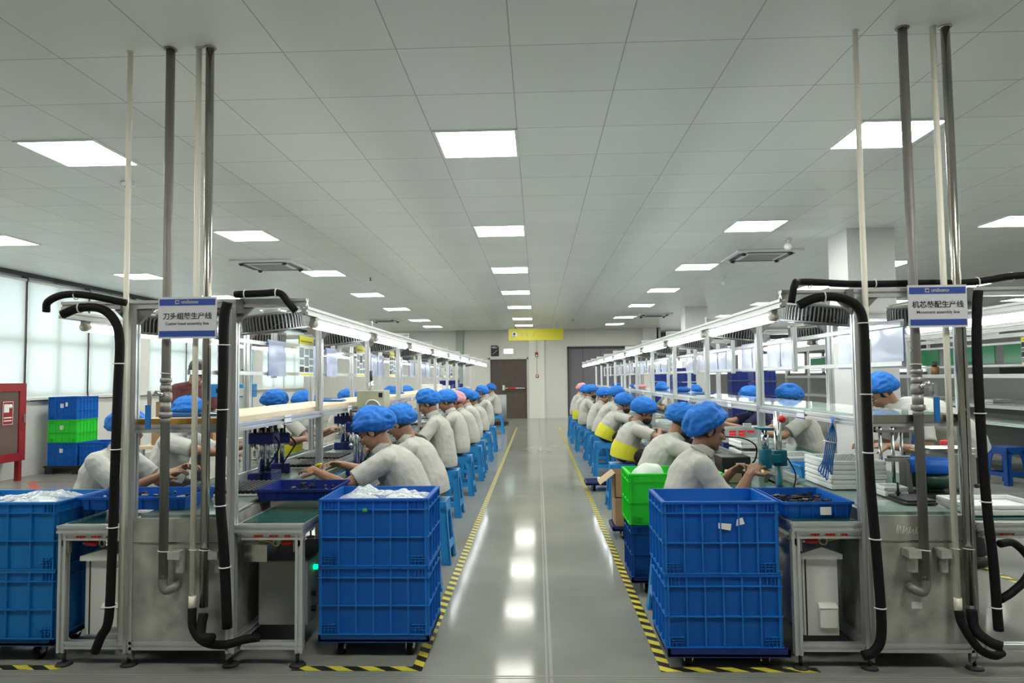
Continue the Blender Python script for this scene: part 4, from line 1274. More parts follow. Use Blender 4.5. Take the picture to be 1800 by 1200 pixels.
# wall stack on a black pallet
t = T('pallet', 'flat black pallet under the blue and green crates by the window wall', 'pallet', (-6.78, 10.35, 0))
q = B()
for k in range(5): q.box(-0.5, 0.5, -0.27 + k * 0.12, -0.21 + k * 0.12, 0.09, 0.12)
for k in (-1, 0, 1): q.box(k * 0.42 - 0.06, k * 0.42 + 0.06, -0.27, 0.27, 0, 0.09)
q.build('pallet_deck', BLACKPL, t)
crate(-7.02, 10.35, 0.122, 0.45, 0.5, 0.335, CRATEBLUE, 'blue crate at the bottom of the wall stack, below the green one', nx=4, ny=6)
crate(-7.02, 10.35, 0.459, 0.44, 0.5, 0.335, CRATEGREEN, 'green crate in the middle of the stack by the window wall', nx=4, ny=6)
crate(-7.02, 10.35, 0.796, 0.45, 0.5, 0.335, CRATEBLUE, 'blue crate on top of the green one by the window wall', nx=4, ny=6)
crate(-6.53, 10.35, 0.122, 0.45, 0.5, 0.335, CRATEBLUE, 'open blue crate on the pallet next to the wall stack', nx=4, ny=6)
for i, (x, z, w_) in enumerate(((-7.03, 1.0, 0.05), (-6.96, 1.02, 0.035), (-7.03, 0.68, 0.05), (-7.03, 0.34, 0.05))):
    o = B().box(-w_ / 2, w_ / 2, -0.001, 0.001, -0.03, 0.03).build('paper_label', PAPERW); o.location = (x, 10.35 - 0.25, z)
    tag(o, ['larger white label on the topmost blue wall crate', 'smaller pale label on the topmost blue wall crate', 'white label on the green wall crate', 'white label on the lowest blue wall crate'][i], 'label')
# carton stack and second dolly on the aisle, movement line side
t = T('cardboard_box', 'open brown carton with raised flap beside the green crate', 'box', (0.735, 5.95, 0.34))
q = B(); w_, d_, h_ = 0.11, 0.14, 0.2
q.box(-w_, w_, -d_, -d_ + 0.006, 0, h_).box(-w_, w_, d_ - 0.006, d_, 0, h_).box(-w_, -w_ + 0.006, -d_, d_, 0, h_).box(w_ - 0.006, w_, -d_, d_, 0, h_).box(-w_, w_, -d_, d_, 0, 0.006)
q.build('carton', CARD, t)
q = B(); q.add([(-w_, -d_, h_), (-w_, d_, h_), (-w_ - 0.12, d_, h_ - 0.09), (-w_ - 0.12, -d_, h_ - 0.09)], [(0, 1, 2, 3)]); q.add([(-w_ - 0.001, -d_, h_ - 0.004), (-w_ - 0.121, -d_, h_ - 0.094), (-w_ - 0.121, d_, h_ - 0.094), (-w_ - 0.001, d_, h_ - 0.004)], [(0, 1, 2, 3)])
q.build('flap', CARDLIGHT, t)
t = T('cardboard_box', 'closed brown carton under the open one', 'box', (0.735, 5.95, 0.11))
B().box(-0.11, 0.11, -0.14, 0.14, 0, 0.228).build('carton', CARD, t); B().box(-0.112, 0.112, -0.02, 0.02, 0.02, 0.21).build('tape', CARDLIGHT, t)
dolly(0.75, 5.95, 0.3, 0.32, 0.108, NAVY, 'blue wheeled dolly under the brown cartons')
dolly(0.76, 8.4, 0.42, 0.34, 0.108, NAVY, 'empty low blue dolly further along the aisle beyond the cartons')
o = B().box(0.7, 0.9, 8.3, 8.44, 0.109, 0.14).build('paper_pad', PAPERW); tag(o, 'white paper pad lying on the empty low blue dolly', 'paper')


# plastic stools
def stool_proto(m, label, loc, rz=0.0, group=None):
    t = T('plastic_stool', label, 'stool', loc, rz, group)
    h, a, c = 0.44, 0.125, 0.165
    th = 0.006
    # four sides with an arch-shaped opening
    side = B()
    for k in range(4):
        M = Matrix.Rotation(k * PI / 2, 3, 'Z')
        def P(u, z, o=0.0):
            half = c + (a - c) * z / h
            return M @ Vector((u * half, -half - o + 0.0, z))
        cols_ = [-1, -0.62, 0.62, 1]
        zs = [0, 0.12, 0.145, 0.34, 0.375, h]
        quads = []
        # legs
        for (u0, u1) in ((-1, -0.6), (0.6, 1)):
            quads.append((u0, u1, 0, 0.4))
        quads.append((-1, 1, 0.365, h))
        quads.append((-0.6, 0.6, 0.1, 0.145))
        for u0, u1, z0, z1 in quads:
            vs = [P(u0, z0), P(u1, z0), P(u1, z1), P(u0, z1)]
            n_ = M @ Vector((0, 1, 0)) * th * 2.2
            vs2 = [v + n_ for v in vs]
            side.add(vs + vs2, [(0, 1, 2, 3), (7, 6, 5, 4), (0, 4, 5, 1), (1, 5, 6, 2), (2, 6, 7, 3), (3, 7, 4, 0)])
        # arch corners
        for s in (-1, 1):
            vs = [P(s * 0.6, 0.365), P(s * 0.6, 0.28), P(s * 0.5, 0.335), P(s * 0.38, 0.365)]
            vs2 = [v + M @ Vector((0, th * 2.2, 0)) for v in vs]
            side.add(vs + vs2, [(0, 1, 2, 3), (7, 6, 5, 4), (1, 5, 6, 2), (2, 6, 7, 3)])
    side.build('legs', m, t)
    q = B().box(-a, a, -a, a, h - 0.008, h + 0.004)
    q.build('seat', m, t, bevel=0.008)
    q = B()
    for k in range(4):
        M = Matrix.Rotation(k * PI / 2, 4, 'Z')
        q.box(-0.03, 0.03, -c - 0.003, -c + 0.012, 0.0, 0.02, M @ Matrix.Translation((c - 0.03, 0, 0))).box(-0.03, 0.03, -c - 0.003, -c + 0.012, 0.0, 0.02, M @ Matrix.Translation((-c + 0.03, 0, 0)))
    q.build('foot_pads', m, t)
    return t


STOOL = [None, None]


def stool(x, y, label, rz=0.0, dark=False):
    i = 1 if dark else 0
    if STOOL[i] is None:
        STOOL[i] = stool_proto(STOOLDARK if dark else STOOLBLUE, label, (x, y, 0), rz, 'dark blue plastic stools' if dark else 'sky blue plastic stools')
        return
    copy_tree(STOOL[i], (x, y, 0), rz, label)


# stools standing free at the far bench
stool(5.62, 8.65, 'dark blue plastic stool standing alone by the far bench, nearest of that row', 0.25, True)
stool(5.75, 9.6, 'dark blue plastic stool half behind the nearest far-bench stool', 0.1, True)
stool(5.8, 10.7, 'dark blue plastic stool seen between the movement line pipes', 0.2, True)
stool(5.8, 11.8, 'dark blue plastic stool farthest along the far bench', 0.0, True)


# shallow trays
def tray(x, y, z, w, d, h, m, label, rz=0.0, fill=None, seed=0, cnt=60):
    t = T('parts_tray', label, 'tray', (x, y, z), rz)
    e = 0.012
    q = B().box(-w / 2 + e, w / 2 - e, -d / 2 + e, d / 2 - e, 0, 0.004)
    for sx, sy in ((1, 0), (-1, 0), (0, 1), (0, -1)):
        if sx:
            x0, x1 = sx * (w / 2 - e), sx * w / 2
            vs = [(x0, -d / 2 + e, 0), (x0, d / 2 - e, 0), (x1, d / 2, h), (x1, -d / 2, h)]
            n_ = Vector((-sx * 0.005, 0, 0))
        else:
            y0, y1 = sy * (d / 2 - e), sy * d / 2
            vs = [(-w / 2 + e, y0, 0), (w / 2 - e, y0, 0), (w / 2, y1, h), (-w / 2, y1, h)]
            n_ = Vector((0, -sy * 0.005, 0))
        vs2 = [Vector(v) + n_ for v in vs]
        q.add([Vector(v) for v in vs] + vs2, [(0, 1, 2, 3), (7, 6, 5, 4), (0, 4, 5, 1), (1, 5, 6, 2), (2, 6, 7, 3), (3, 7, 4, 0)])
    q.build('pan', m, t)
    q = B().box(-w / 2 - 0.006, w / 2 + 0.006, -d / 2 - 0.006, -d / 2, h - 0.01, h + 0.002).box(-w / 2 - 0.006, w / 2 + 0.006, d / 2, d / 2 + 0.006, h - 0.01, h + 0.002).box(-w / 2 - 0.006, -w / 2, -d / 2, d / 2, h - 0.01, h + 0.002).box(w / 2, w / 2 + 0.006, -d / 2, d / 2, h - 0.01, h + 0.002)
    for k in range(6):
        xx = -w / 2 + w * (k + 0.5) / 6
        q.box(xx - 0.0015, xx + 0.0015, -d / 2 - 0.003, -d / 2 + 0.008, 0.004, h)
    q.build('rim', m, t)
    if fill:
        rnd = random.Random(seed)
        q = B()
        for k in range(cnt):
            c = Vector((rnd.uniform(-w / 2 + 0.03, w / 2 - 0.03), rnd.uniform(-d / 2 + 0.03, d / 2 - 0.03), 0.012 + rnd.random() * h * 0.6))
            M = Matrix.Rotation(rnd.random() * 6, 4, 'Z') @ Matrix.Rotation(rnd.uniform(-.6, .6), 4, 'X')
            q.mat(0 if rnd.random() < fill[1] else 1).cbox(c, (0.03, 0.013, 0.009), M)
        f = q.build('small_parts', fill[0], t); f['kind'] = 'stuff'
    return t


BLK = ([BLACKPL, GREYBOX], 0.93)
tray(-2.0, 3.56, 0.704, 0.53, 0.32, 0.062, TRAYBLUE, 'bright blue tray of black parts across the cutter head line end', fill=([BLACKPL, GREYBOX], 0.8), seed=1, cnt=70)
tray(-1.285, 3.82, 0.70, 0.40, 0.34, 0.06, TRAYNAVY, 'dark blue tray of parts on the aisle bench, cutter head line front', fill=BLK, seed=2, cnt=40)
tray(1.305, 3.56, 0.66, 0.32, 0.42, 0.075, TRAYBLUE, 'bright blue tray heaped with black parts, movement line front', fill=([BLACKPL, DARKIRON], 0.9), seed=3, cnt=200)
o = B().box(1.31, 1.36, 3.336, 3.339, 0.678, 0.714).build('printed_label', PAPERW); tag(o, 'small white printed label on the front of the heaped blue tray', 'label')
o = B().box(-1.42, -1.12, 3.68, 3.94, 0.66, 0.698).build('tray_stand', STEEL); tag(o, 'low steel stand lifting the dark blue tray', 'stand')


# product grid trays (rows of black cutter parts on white)
def grid_tray(x, y, z, w, d, label, nx=12, ny=9, rz=0.0):
    t = T('cutter_tray', label, 'tray', (x, y, z), rz)
    B().box(-w / 2, w / 2, -d / 2, d / 2, 0, 0.012).build('base', WHITEPL, t, bevel=0.003)
    q = B()
    for i in range(nx):
        for j in range(ny):
            cx, cy = -w / 2 + w * (i + .5) / nx, -d / 2 + d * (j + .5) / ny
            q.mat(0).box(cx - w / nx * .36, cx + w / nx * .36, cy - d / ny * .3, cy + d / ny * .3, 0.012, 0.03)
            q.mat(1).box(cx - w / nx * .2, cx + w / nx * .2, cy - d / ny * .1, cy + d / ny * .1, 0.03, 0.033)
    f = q.build('cutter_parts', [BLACKPL, GREYBOX], t); f['kind'] = 'stuff'
    return t


grid_tray(-1.7, 4.0, 0.702, 0.36, 0.4, 'white tray of black cutter heads on the conveyor, nearest one', 12, 11)
grid_tray(-1.7, 5.13, 0.702, 0.36, 0.36, 'white tray of black cutter heads behind the nearest blue press')
grid_tray(-1.72, 5.6, 0.702, 0.34, 0.36, 'white tray of black cutter heads, second behind the nearest blue press')
for i, y in enumerate((7.0, 8.2, 9.5, 11.0)):
    grid_tray(-1.7, y, 0.702, 0.34, 0.36, 'white tray of black cutter heads further down the conveyor, %s past the beige press' % ORD[i], 8, 6)


def foam_tray(x, y, z, w, d, h, label, nx=14, ny=10, rz=0.0):
    t = T('foam_tray', label, 'tray', (x, y, z), rz)
    e = 0.016
    q = B().box(-w / 2, w / 2, -d / 2, d / 2, 0, h * 0.55)
    q.box(-w / 2, w / 2, -d / 2, -d / 2 + e, h * 0.55, h).box(-w / 2, w / 2, d / 2 - e, d / 2, h * 0.55, h).box(-w / 2, -w / 2 + e, -d / 2, d / 2, h * 0.55, h).box(w / 2 - e, w / 2, -d / 2, d / 2, h * 0.55, h)
    q.build('foam_block', FOAM, t, bevel=0.006)
    if nx:
        q = B()
        for i in range(nx):
            for j in range(ny):
                cx, cy = -w / 2 + e + (w - 2 * e) * (i + .5) / nx, -d / 2 + e + (d - 2 * e) * (j + .5) / ny
                q.cyl((cx, cy, h * 0.55), (cx, cy, h * 0.95), 0.006, 0.004, n=6)
        f = q.build('small_parts', GREYBOX, t); f['kind'] = 'stuff'
    return t


for i in range(3):
    foam_tray(1.74, 4.08, 0.705 + i * 0.052, 0.3, 0.38, 0.05, 'white foam parts tray stacked on the conveyor beside the feeder, %s from the bottom' % ORD[i], nx=14 if i == 2 else 0)
for i in range(2):
    foam_tray(1.7, 4.76, 0.702 + i * 0.052, 0.28, 0.36, 0.05, 'white foam parts tray behind the small sky blue bin, %s from the bottom' % ORD[i], nx=12 if i == 1 else 0)
foam_tray(1.82, 3.72, 0.705, 0.12, 0.14, 0.05, 'small white foam tray of parts beside the feeder base', 9, 9)
foam_tray(2.2, 3.52, 0.662, 0.36, 0.3, 0.05, 'shallow white foam tray at the front corner of the movement line', 0)
foam_tray(1.72, 5.6, 0.702, 0.34, 0.36, 0.05, 'white foam parts tray further back, under another one before the meter')
foam_tray(1.72, 5.6, 0.774, 0.34, 0.36, 0.05, 'white foam parts tray lying on another one just before the meter')
for i, y in enumerate((6.55, 7.9, 9.3, 10.9, 12.5)):
    foam_tray(1.72, y, 0.702, 0.32, 0.36, 0.05, 'white foam parts tray further along the movement conveyor, %s past the meter' % ORD[i], 8, 8)
tray(1.72, 4.45, 0.702, 0.24, 0.2, 0.075, mat('sky blue bin plastic', (0.03, 0.3, 0.72), 0.4), 'small sky blue bin on the movement conveyor beside the teal press')
tray(-1.3, 5.87, 0.661, 0.22, 0.26, 0.04, TEAL, 'flat teal tray on the aisle bench beside the blue press')
for i, y in enumerate((6.2, 7.5, 8.72, 10.75, 12.05)):
    tray(-1.28, y, 0.661, 0.26, 0.28, 0.05, TRAYBLUE, 'blue tray of black parts on the aisle bench, %s past the beige press' % ORD[i], fill=BLK, seed=10 + i, cnt=30)
for i, y in enumerate((6.4, 8.3, 10.25, 12.15, 13.6)):
    tray(1.3, y, 0.661, 0.24, 0.26, 0.05, TRAYNAVY, 'dark tray of parts on the movement line aisle bench, %s beyond the black power box' % ORD[i], fill=([GREYBOX, BLACKPL], 0.6), seed=30 + i, cnt=40)


# bench presses
def press(x, y, z, label, m, rz=0.0, hcol=0.36, head=0.1, name='bench_press'):
    t = T(name, label, 'press', (x, y, z), rz)
    B().box(-0.075, 0.075, -0.09, 0.09, 0, 0.065).build('base', m, t, bevel=0.006)
    q = B().cyl((-0.02, 0, 0.065), (-0.02, 0, hcol), 0.022, n=14).cyl((0.025, 0, 0.065), (0.025, 0, hcol), 0.016, n=14)
    q.build('column', CHROME, t)
    B().box(-0.085, 0.075, -0.06, 0.06, hcol - head, hcol - head * 0.3).build('head', m, t, bevel=0.008)
    q = B().cyl((-0.05, -0.035, hcol - head * 0.3), (-0.05, -0.035, hcol + 0.06), 0.01).cyl((-0.02, 0.03, hcol - head * 0.3), (-0.02, 0.03, hcol + 0.05), 0.014).cyl((0.04, -0.03, hcol - head * 0.3), (0.04, -0.03, hcol + 0.04), 0.006).box(-0.06, 0.05, -0.04, 0.04, hcol + 0.04, hcol + 0.052)
    q.build('guide_rods', DARKIRON, t)
    B().cyl((-0.05, -0.04, hcol - head), (-0.05, -0.04, hcol - head - 0.08), 0.007).cyl((-0.05, -0.04, hcol - head - 0.08), (-0.05, -0.04, hcol - head - 0.1), 0.014).build('plunger', CHROME, t)
    B().tube([(0.07, -0.03, hcol - head * 0.5), (0.11, -0.05, hcol - head), (0.09, -0.07, 0.16), (0.02, -0.11, 0.05), (0.05, -0.14, 0.006)], 0.005, n=6).build('cable', BLACKRUB, t)
    return t


press(-1.72, 4.36, 0.702, 'navy blue bench press on the conveyor, nearest of the cutter head line', NAVY, hcol=0.335)
press(-1.8, 4.8, 0.702, 'navy blue bench press half hidden behind the thick black hose', NAVY, 0.4, hcol=0.3)
press(-1.28, 4.98, 0.661, 'navy blue bench press in front of the nearest cutter head worker', NAVY, hcol=0.4)
press(-1.78, 6.4, 0.702, 'navy bench press between the white cutter head trays', NAVY, hcol=0.33)
press(-1.75, 8.8, 0.702, 'navy bench press far down the cutter head conveyor', NAVY, hcol=0.33)
# beige press head on a tall frame
t = T('pneumatic_press', 'tall press with beige control head rising above the plywood shelf', 'press', (-1.312, 5.55, 0.661))
B().box(-0.09, 0.09, -0.09, 0.09, 0, 0.05).build('base', DARKIRON, t, bevel=0.005)
B().cyl((-0.05, 0.05, 0.05), (-0.05, 0.05, 0.5), 0.02).cyl((0.05, 0.05, 0.05), (0.05, 0.05, 0.5), 0.02).build('column', CHROME, t)
B().box(-0.11, 0.11, -0.1, 0.1, 0.45, 0.585).build('control_head', BEIGE, t, bevel=0.006)
B().cbox((0.08, -0.102, 0.55), (0.03, 0.006, 0.035)).build('rocker_switch', BLACKPL, t)
q = B().cyl((-0.02, 0, 0.585), (-0.02, 0, 0.66), 0.02); q.mat(1).cyl((-0.02, 0, 0.66), (-0.02, 0, 0.74), 0.012)
q.build('cylinder', [CHROME, BLACKPL], t)
B().tube([(-0.06, -0.105, 0.4), (-0.02, -0.11, 0.5), (0.05, -0.11, 0.5), (0.09, -0.1, 0.42), (0.09, -0.08, 0.3)], 0.006, n=6).build('air_hose', WHITEPL, t)
q = B().cyl((-0.04, -0.05, 0.45), (-0.04, -0.05, 0.36), 0.018).cyl((0.02, -0.05, 0.45), (0.02, -0.05, 0.33), 0.012).box(-0.08, 0.06, -0.08, -0.02, 0.33, 0.36)
q.build('press_tool', DARKIRON, t)
# blue electric box and black device seen through the frame
t = T('electric_box', 'bright blue electric box held up behind the plywood shelf', 'electric box', (-2.72, 6.15, 0.0))
B().box(-0.2, 0.2, -0.05, 0.05, 1.19, 1.31).build('case', mat('blue instrument case', (0.02, 0.2, 0.5), 0.4), t, bevel=0.006)
B().box(-0.13, -0.02, -0.053, -0.05, 1.23, 1.27).build('screen', BLACKPL, t)
B().cyl((0.12, 0, 1.31), (0.12, 0, 1.42), 0.028).cyl((0.12, 0, 1.42), (0.12, 0, 1.5), 0.016).build('air_fitting', BLACKPL, t)
B().box(0.02, 0.15, -0.054, -0.05, 1.2, 1.27).build('display', GREYBOX, t)
B().cyl((0, 0.02, 0.05), (0, 0.02, 1.19), 0.02).cyl((0, 0.02, 0), (0, 0.02, 0.05), 0.16).build('stand', DARKIRON, t)
# coils of blue cable lying on the shelves


def coil(x, y, z, label, r=0.1, squash=0.45, n=5, rz=0.0):
    t = T('cable_coil', label, 'cable', (x, y, z), rz)
    q = B()
    for k in range(n):
        pts = []
        for j in range(25):
            a = 2 * PI * j / 24
            pts.append(((r + 0.006 * ((k * 7) % 5 - 2)) * math.cos(a), squash * (r + 0.008 * ((k * 3) % 4 - 1)) * math.sin(a), 0.006 + 0.006 * k * (0.6 + 0.4 * math.cos(a + k))))
        q.tube(pts, 0.0035, n=5, sub=1)
    q.build('coil', CABLEBLUE, t)


coil(-1.72, 3.42, 1.156, 'flat coil of blue cable on the plywood shelf behind the steel pipe', 0.14, 0.4)
coil(-1.68, 5.6, 1.156, 'coil of blue cable on the plywood shelf past the second post', 0.12)
coil(-1.7, 8.3, 1.156, 'small coil of blue cable far along the plywood shelf', 0.1)
coil(1.6, 6.75, 1.148, 'coil of blue cable on the glass shelf above the meter', 0.09)
t = T('cable_bundle', 'looped blue cable bundle hanging from the glass shelf post', 'cable', (1.446, 3.5, 1.12))
q = B()
for k in range(6):
    s = 0.009 * (k - 2.5); e = 0.012 * ((k * 5) % 4)
    q.tube([(0.01, 0.02 + s, 0.0), (-0.005 + s, 0, -0.1), (-0.03 + s, -0.01, -0.2), (-0.045 + s * 1.3, 0, -0.25 - e), (-0.03 + s * 1.3, 0.02, -0.265 - e), (-0.015 + s, 0.02, -0.2), (0.0 + s, 0.02, -0.12)], 0.0028, n=5)
q.build('loops', CABLEBLUE, t)
B().ring((-0.012, 0.005, -0.12), 0.028, 0.003, (0.2, 0, 1)).build('tie', WHITEPL, t)
# spare hairnets lying on the glass shelf


def flat_cap(x, y, z, m, label, s=1.0):
    t = T('spare_hairnet', label, 'hairnet', (x, y, z))
    q = B().ell((0, 0, 0.03 * s), (0.11 * s, 0.085 * s, 0.032 * s), nu=30, nv=14)
    q.v = [(v[0], v[1], max(0.0, v[2] + 0.012 * noise.noise(Vector(v) * 22))) for v in q.v]
    q.build('cloth', m, t)


for i, (x, y, m) in enumerate(((1.7, 8.3, CAPBLUE), (1.66, 9.5, CAPBLUE), (1.74, 9.85, CAPBLUE), (1.7, 11.6, CAPPINK), (1.72, 12.3, CAPBLUE), (1.7, 15.2, CAPBLUE))):
    flat_cap(x, y, 1.144, m, '%s hairnet lying on the glass shelf, %s along from the near end' % ('pink' if m is CAPPINK else 'blue', ORD[i]))
for i, (y, n_) in enumerate(((10.9, 3), (11.9, 2))):
    for k in range(n_):
        o = B().box(-1.86, -1.54, y, y + 0.4, 1.157 + k * 0.031, 1.186 + k * 0.031).build('foam_sheet', WHITEPL, bevel=0.004)
        tag(o, 'white flat box on the plywood shelf, %s in the %s pile' % (ORD[k], ('nearer', 'farther')[i]), 'box', 'white flat boxes on the plywood shelf')
for i, (y, z) in enumerate(((12.6, 1.157), (13.5, 1.157), (13.5, 1.23), (14.4, 1.157))):
    tray(-1.7, y, z, 0.34, 0.44, 0.07, TRAYNAVY, 'dark navy tray stored on the far plywood shelf, %s from the white boxes' % ORD[i])

# movement line instruments
t = T('bench_meter', 'grey bench meter with red number displays on the movement conveyor', 'meter', (1.72, 6.0, 0.702))
B().box(-0.18, 0.18, -0.1, 0.1, 0, 0.07).build('stand_box', NAVY, t)
B().box(-0.17, 0.17, -0.12, 0.12, 0.072, 0.195).build('case', GREYBOX, t, bevel=0.008)
q = B()
for r_, z in enumerate((0.165, 0.14, 0.115)):
    for c_ in range(3 if r_ == 0 else (2 if r_ == 1 else 1)):
        q.box(-0.135 + c_ * 0.075, -0.08 + c_ * 0.075, -0.123, -0.12, z - 0.008, z + 0.008)
q.build('red_displays', REDLED, t)
q = B()
for i in range(5):
    for j in range(3): q.cbox((0.1 + j * 0.022, -0.122, 0.1 + i * 0.017), (0.01, 0.004, 0.007))
q.build('buttons', BLACKPL, t)
B().box(0.02, 0.08, -0.02, 0.03, 0.195, 0.225).build('clip', WHITEPL, t)
t = T('power_supply', 'black power box with white label beside the nearest movement line worker', 'electric box', (1.31, 4.82, 0.661))
B().box(-0.09, 0.1, -0.1, 0.1, 0, 0.13).build('case', BLACKPL, t, bevel=0.006)
B().box(0.0, 0.06, -0.103, -0.1, 0.04, 0.09).build('rating_label', PAPERW, t)
B().tube([(0.1, 0, 0.06), (0.14, -0.05, 0.1), (0.13, -0.12, 0.2), (0.06, -0.1, 0.25), (-0.05, -0.05, 0.26)], 0.005, n=6).build('cable', BLACKRUB, t)
t = T('power_supply', 'black power box with two white marks in front of the masked worker', 'electric box', (1.3, 5.9, 0.661))
B().box(-0.1, 0.1, -0.1, 0.1, 0, 0.16).build('case', BLACKPL, t, bevel=0.006)
B().box(-0.05, -0.01, -0.103, -0.1, 0.04, 0.08).box(0.01, 0.05, -0.103, -0.1, 0.04, 0.08).build('rating_label', PAPERW, t)
t = T('drill_press', 'teal drill press with red ball handle on the movement line aisle bench', 'press', (1.385, 4.08, 0.661))
B().box(-0.07, 0.07, -0.09, 0.07, 0, 0.025).build('base', TEAL, t, bevel=0.005)
B().cyl((0.0, 0.03, 0.025), (0.0, 0.03, 0.46), 0.021, n=16).build('column', CHROME, t)
B().box(-0.04, 0.035, -0.02, 0.07, 0.15, 0.24).cyl((-0.09, -0.02, 0.14), (-0.09, -0.02, 0.25), 0.035).box(-0.09, 0.0, -0.04, 0.02, 0.17, 0.22).build('head', TEAL, t, bevel=0.005)
q = B().cyl((-0.09, -0.02, 0.25), (-0.09, -0.02, 0.33), 0.02).cyl((-0.07, 0.02, 0.25), (-0.07, 0.02, 0.36), 0.006).cyl((-0.11, -0.05, 0.25), (-0.11, -0.05, 0.36), 0.006)
q.build('spindle', CHROME, t)
B().box(-0.13, -0.05, -0.07, 0.04, 0.36, 0.372).build('top_plate', TEAL, t)
B().cyl((0.03, 0.03, 0.42), (-0.0, -0.03, 0.42), 0.007).build('lever', CHROME, t)
B().ell((-0.0, -0.05, 0.42), (0.022, 0.022, 0.022)).build('ball_handle', REDPL, t)
B().cyl((-0.09, -0.02, 0.14), (-0.09, -0.02, 0.06), 0.014).cyl((-0.09, -0.02, 0.1), (-0.09, -0.02, 0.13), 0.025).build('chuck', mat('pale brass', (0.6, 0.5, 0.28), 0.35, 0.8), t)
B().tube([(0.03, -0.03, 0.2), (0.05, -0.09, 0.12), (0.03, -0.12, 0.05), (0.0, -0.13, 0.004)], 0.004, n=6).build('cable', BLACKRUB, t)
t = T('wood_block', 'pale wooden block on the bench near the first movement line worker', 'block', (1.22, 4.5, 0.661))
B().box(-0.03, 0.05, -0.05, 0.05, 0, 0.07).build('block', mat('pale wood', (0.62, 0.48, 0.25), 0.6, vary=0.1, scale=6, stretch=(1, 1, 8)), t, bevel=0.003)
# vibrating feeder with its post frame
t = T('feeder_bowl', 'vibrating feeder with blue bowl on a dark green base', 'feeder', (2.13, 3.92, 0.661))
B().box(-0.135, 0.12, -0.16, 0.14, 0.012, 0.03).box(-0.15, 0.02, -0.19, 0.12, 0, 0.012).build('base_plate', DARKIRON, t, bevel=0.003)
B().cyl((0, 0, 0.03), (0, 0, 0.055), 0.07).lathe([(0.095, 0.055), (0.1, 0.13)], n=32).build('drive_base', mat('dark green enamel', (0.005, 0.05, 0.03), 0.4), t)
q = B()
q.lathe([(0.06, 0.13), (0.112, 0.135), (0.112, 0.205), (0.106, 0.205), (0.104, 0.145), (0.02, 0.15)], n=36)
q.build('bowl', TRAYBLUE, t)
B().cyl((-0.11, -0.13, 0.03), (-0.11, -0.13, 0.1), 0.01).build('stop_screw', BLACKPL, t)
B().box(-0.13, -0.1, -0.02, 0.06, 0.03, 0.19).box(-0.22, -0.1, -0.01, 0.03, 0.19, 0.205).cyl((-0.22, 0.0, 0.215), (-0.1, 0.0, 0.215), 0.008).build('track_support', DULLSTEEL, t)
t = T('base_plate', 'dark steel base plate with upright screw on the conveyor end before the feeder', 'plate', (1.84, 3.53, 0.704))
B().box(-0.09, 0.06, -0.1, 0.1, 0, 0.01).box(-0.075, 0.06, -0.085, 0.1, 0.01, 0.02).build('plates', DARKIRON, t, bevel=0.002)
B().cyl((-0.05, 0.05, 0.02), (-0.05, 0.05, 0.085), 0.006).cyl((-0.05, 0.05, 0.03), (-0.05, 0.05, 0.04), 0.013).build('screw', BLACKPL, t)
t = T('post_frame', 'small frame of four steel rods with top plate behind the feeder', 'frame', (2.08, 4.22, 0.661))
q = B()
for x, y in ((-0.09, -0.06), (-0.02, -0.06), (0.09, 0.06), (-0.09, 0.06)): q.cyl((x, y, 0), (x, y, 0.36), 0.01)
q.build('rods', CHROME, t)
B().box(-0.12, 0.13, -0.08, 0.08, 0.33, 0.345).build('top_plate', STEEL, t)
B().cyl((0.07, 0, 0.345), (0.07, 0, 0.44), 0.018).box(0.03, 0.1, -0.02, 0.02, 0.345, 0.37).build('cylinder', DULLSTEEL, t)
q = B()
for x, y in ((-0.09, -0.06), (-0.02, -0.06)): q.cyl((x, y, 0.36), (x, y, 0.38), 0.012)
q.build('rod_caps', BLACKPL, t)
B().tube([(0.06, -0.02, 0.43), (-0.05, -0.03, 0.42), (-0.14, -0.05, 0.32), (-0.17, -0.06, 0.16), (-0.15, -0.06, 0.08)], 0.012, n=8).build('corrugated_hose', mat('dark grey hose', (0.06, 0.065, 0.065), 0.5), t)
t = T('steel_box', 'brushed steel box with papers on top at the outer bench of the movement line', 'box', (2.36, 4.12, 0.661))
B().box(-0.07, 0.075, -0.12, 0.12, 0.02, 0.22).build('case', STAINBOX, t, bevel=0.004)
B().box(-0.03, 0.09, -0.16, -0.12, 0, 0.035).build('terminal_block', WHITEPL, t)
B().cyl((0.0, -0.14, 0.035), (0.0, -0.14, 0.055), 0.012).cyl((0.06, -0.14, 0.035), (0.06, -0.14, 0.055), 0.012).build('knob', BLACKPL, t)
t = T('paper_bundle', 'crumpled papers lying on the brushed steel box', 'paper', (2.33, 4.12, 0.882))
q = B()
for k in range(3):
    vs = []
    for j in range(7):
        for i in range(7):
            vs.append((-0.15 + i * 0.042 + 0.01 * k, -0.1 + j * 0.033, 0.002 + k * 0.011 + 0.004 * abs(noise.noise(Vector((i * .6, j * .6, k * 3))))))
    q.add(vs, [(j * 7 + i, j * 7 + i + 1, (j + 1) * 7 + i + 1, (j + 1) * 7 + i) for j in range(6) for i in range(6)], True)
q.build('sheets', PAPERW, t)
o = B().caps_((2.34, 4.16, 0.93), (2.41, 4.18, 0.93), 0.014).build('red_tool', REDPL); tag(o, 'small red tool lying on the papers of the steel box', 'tool')

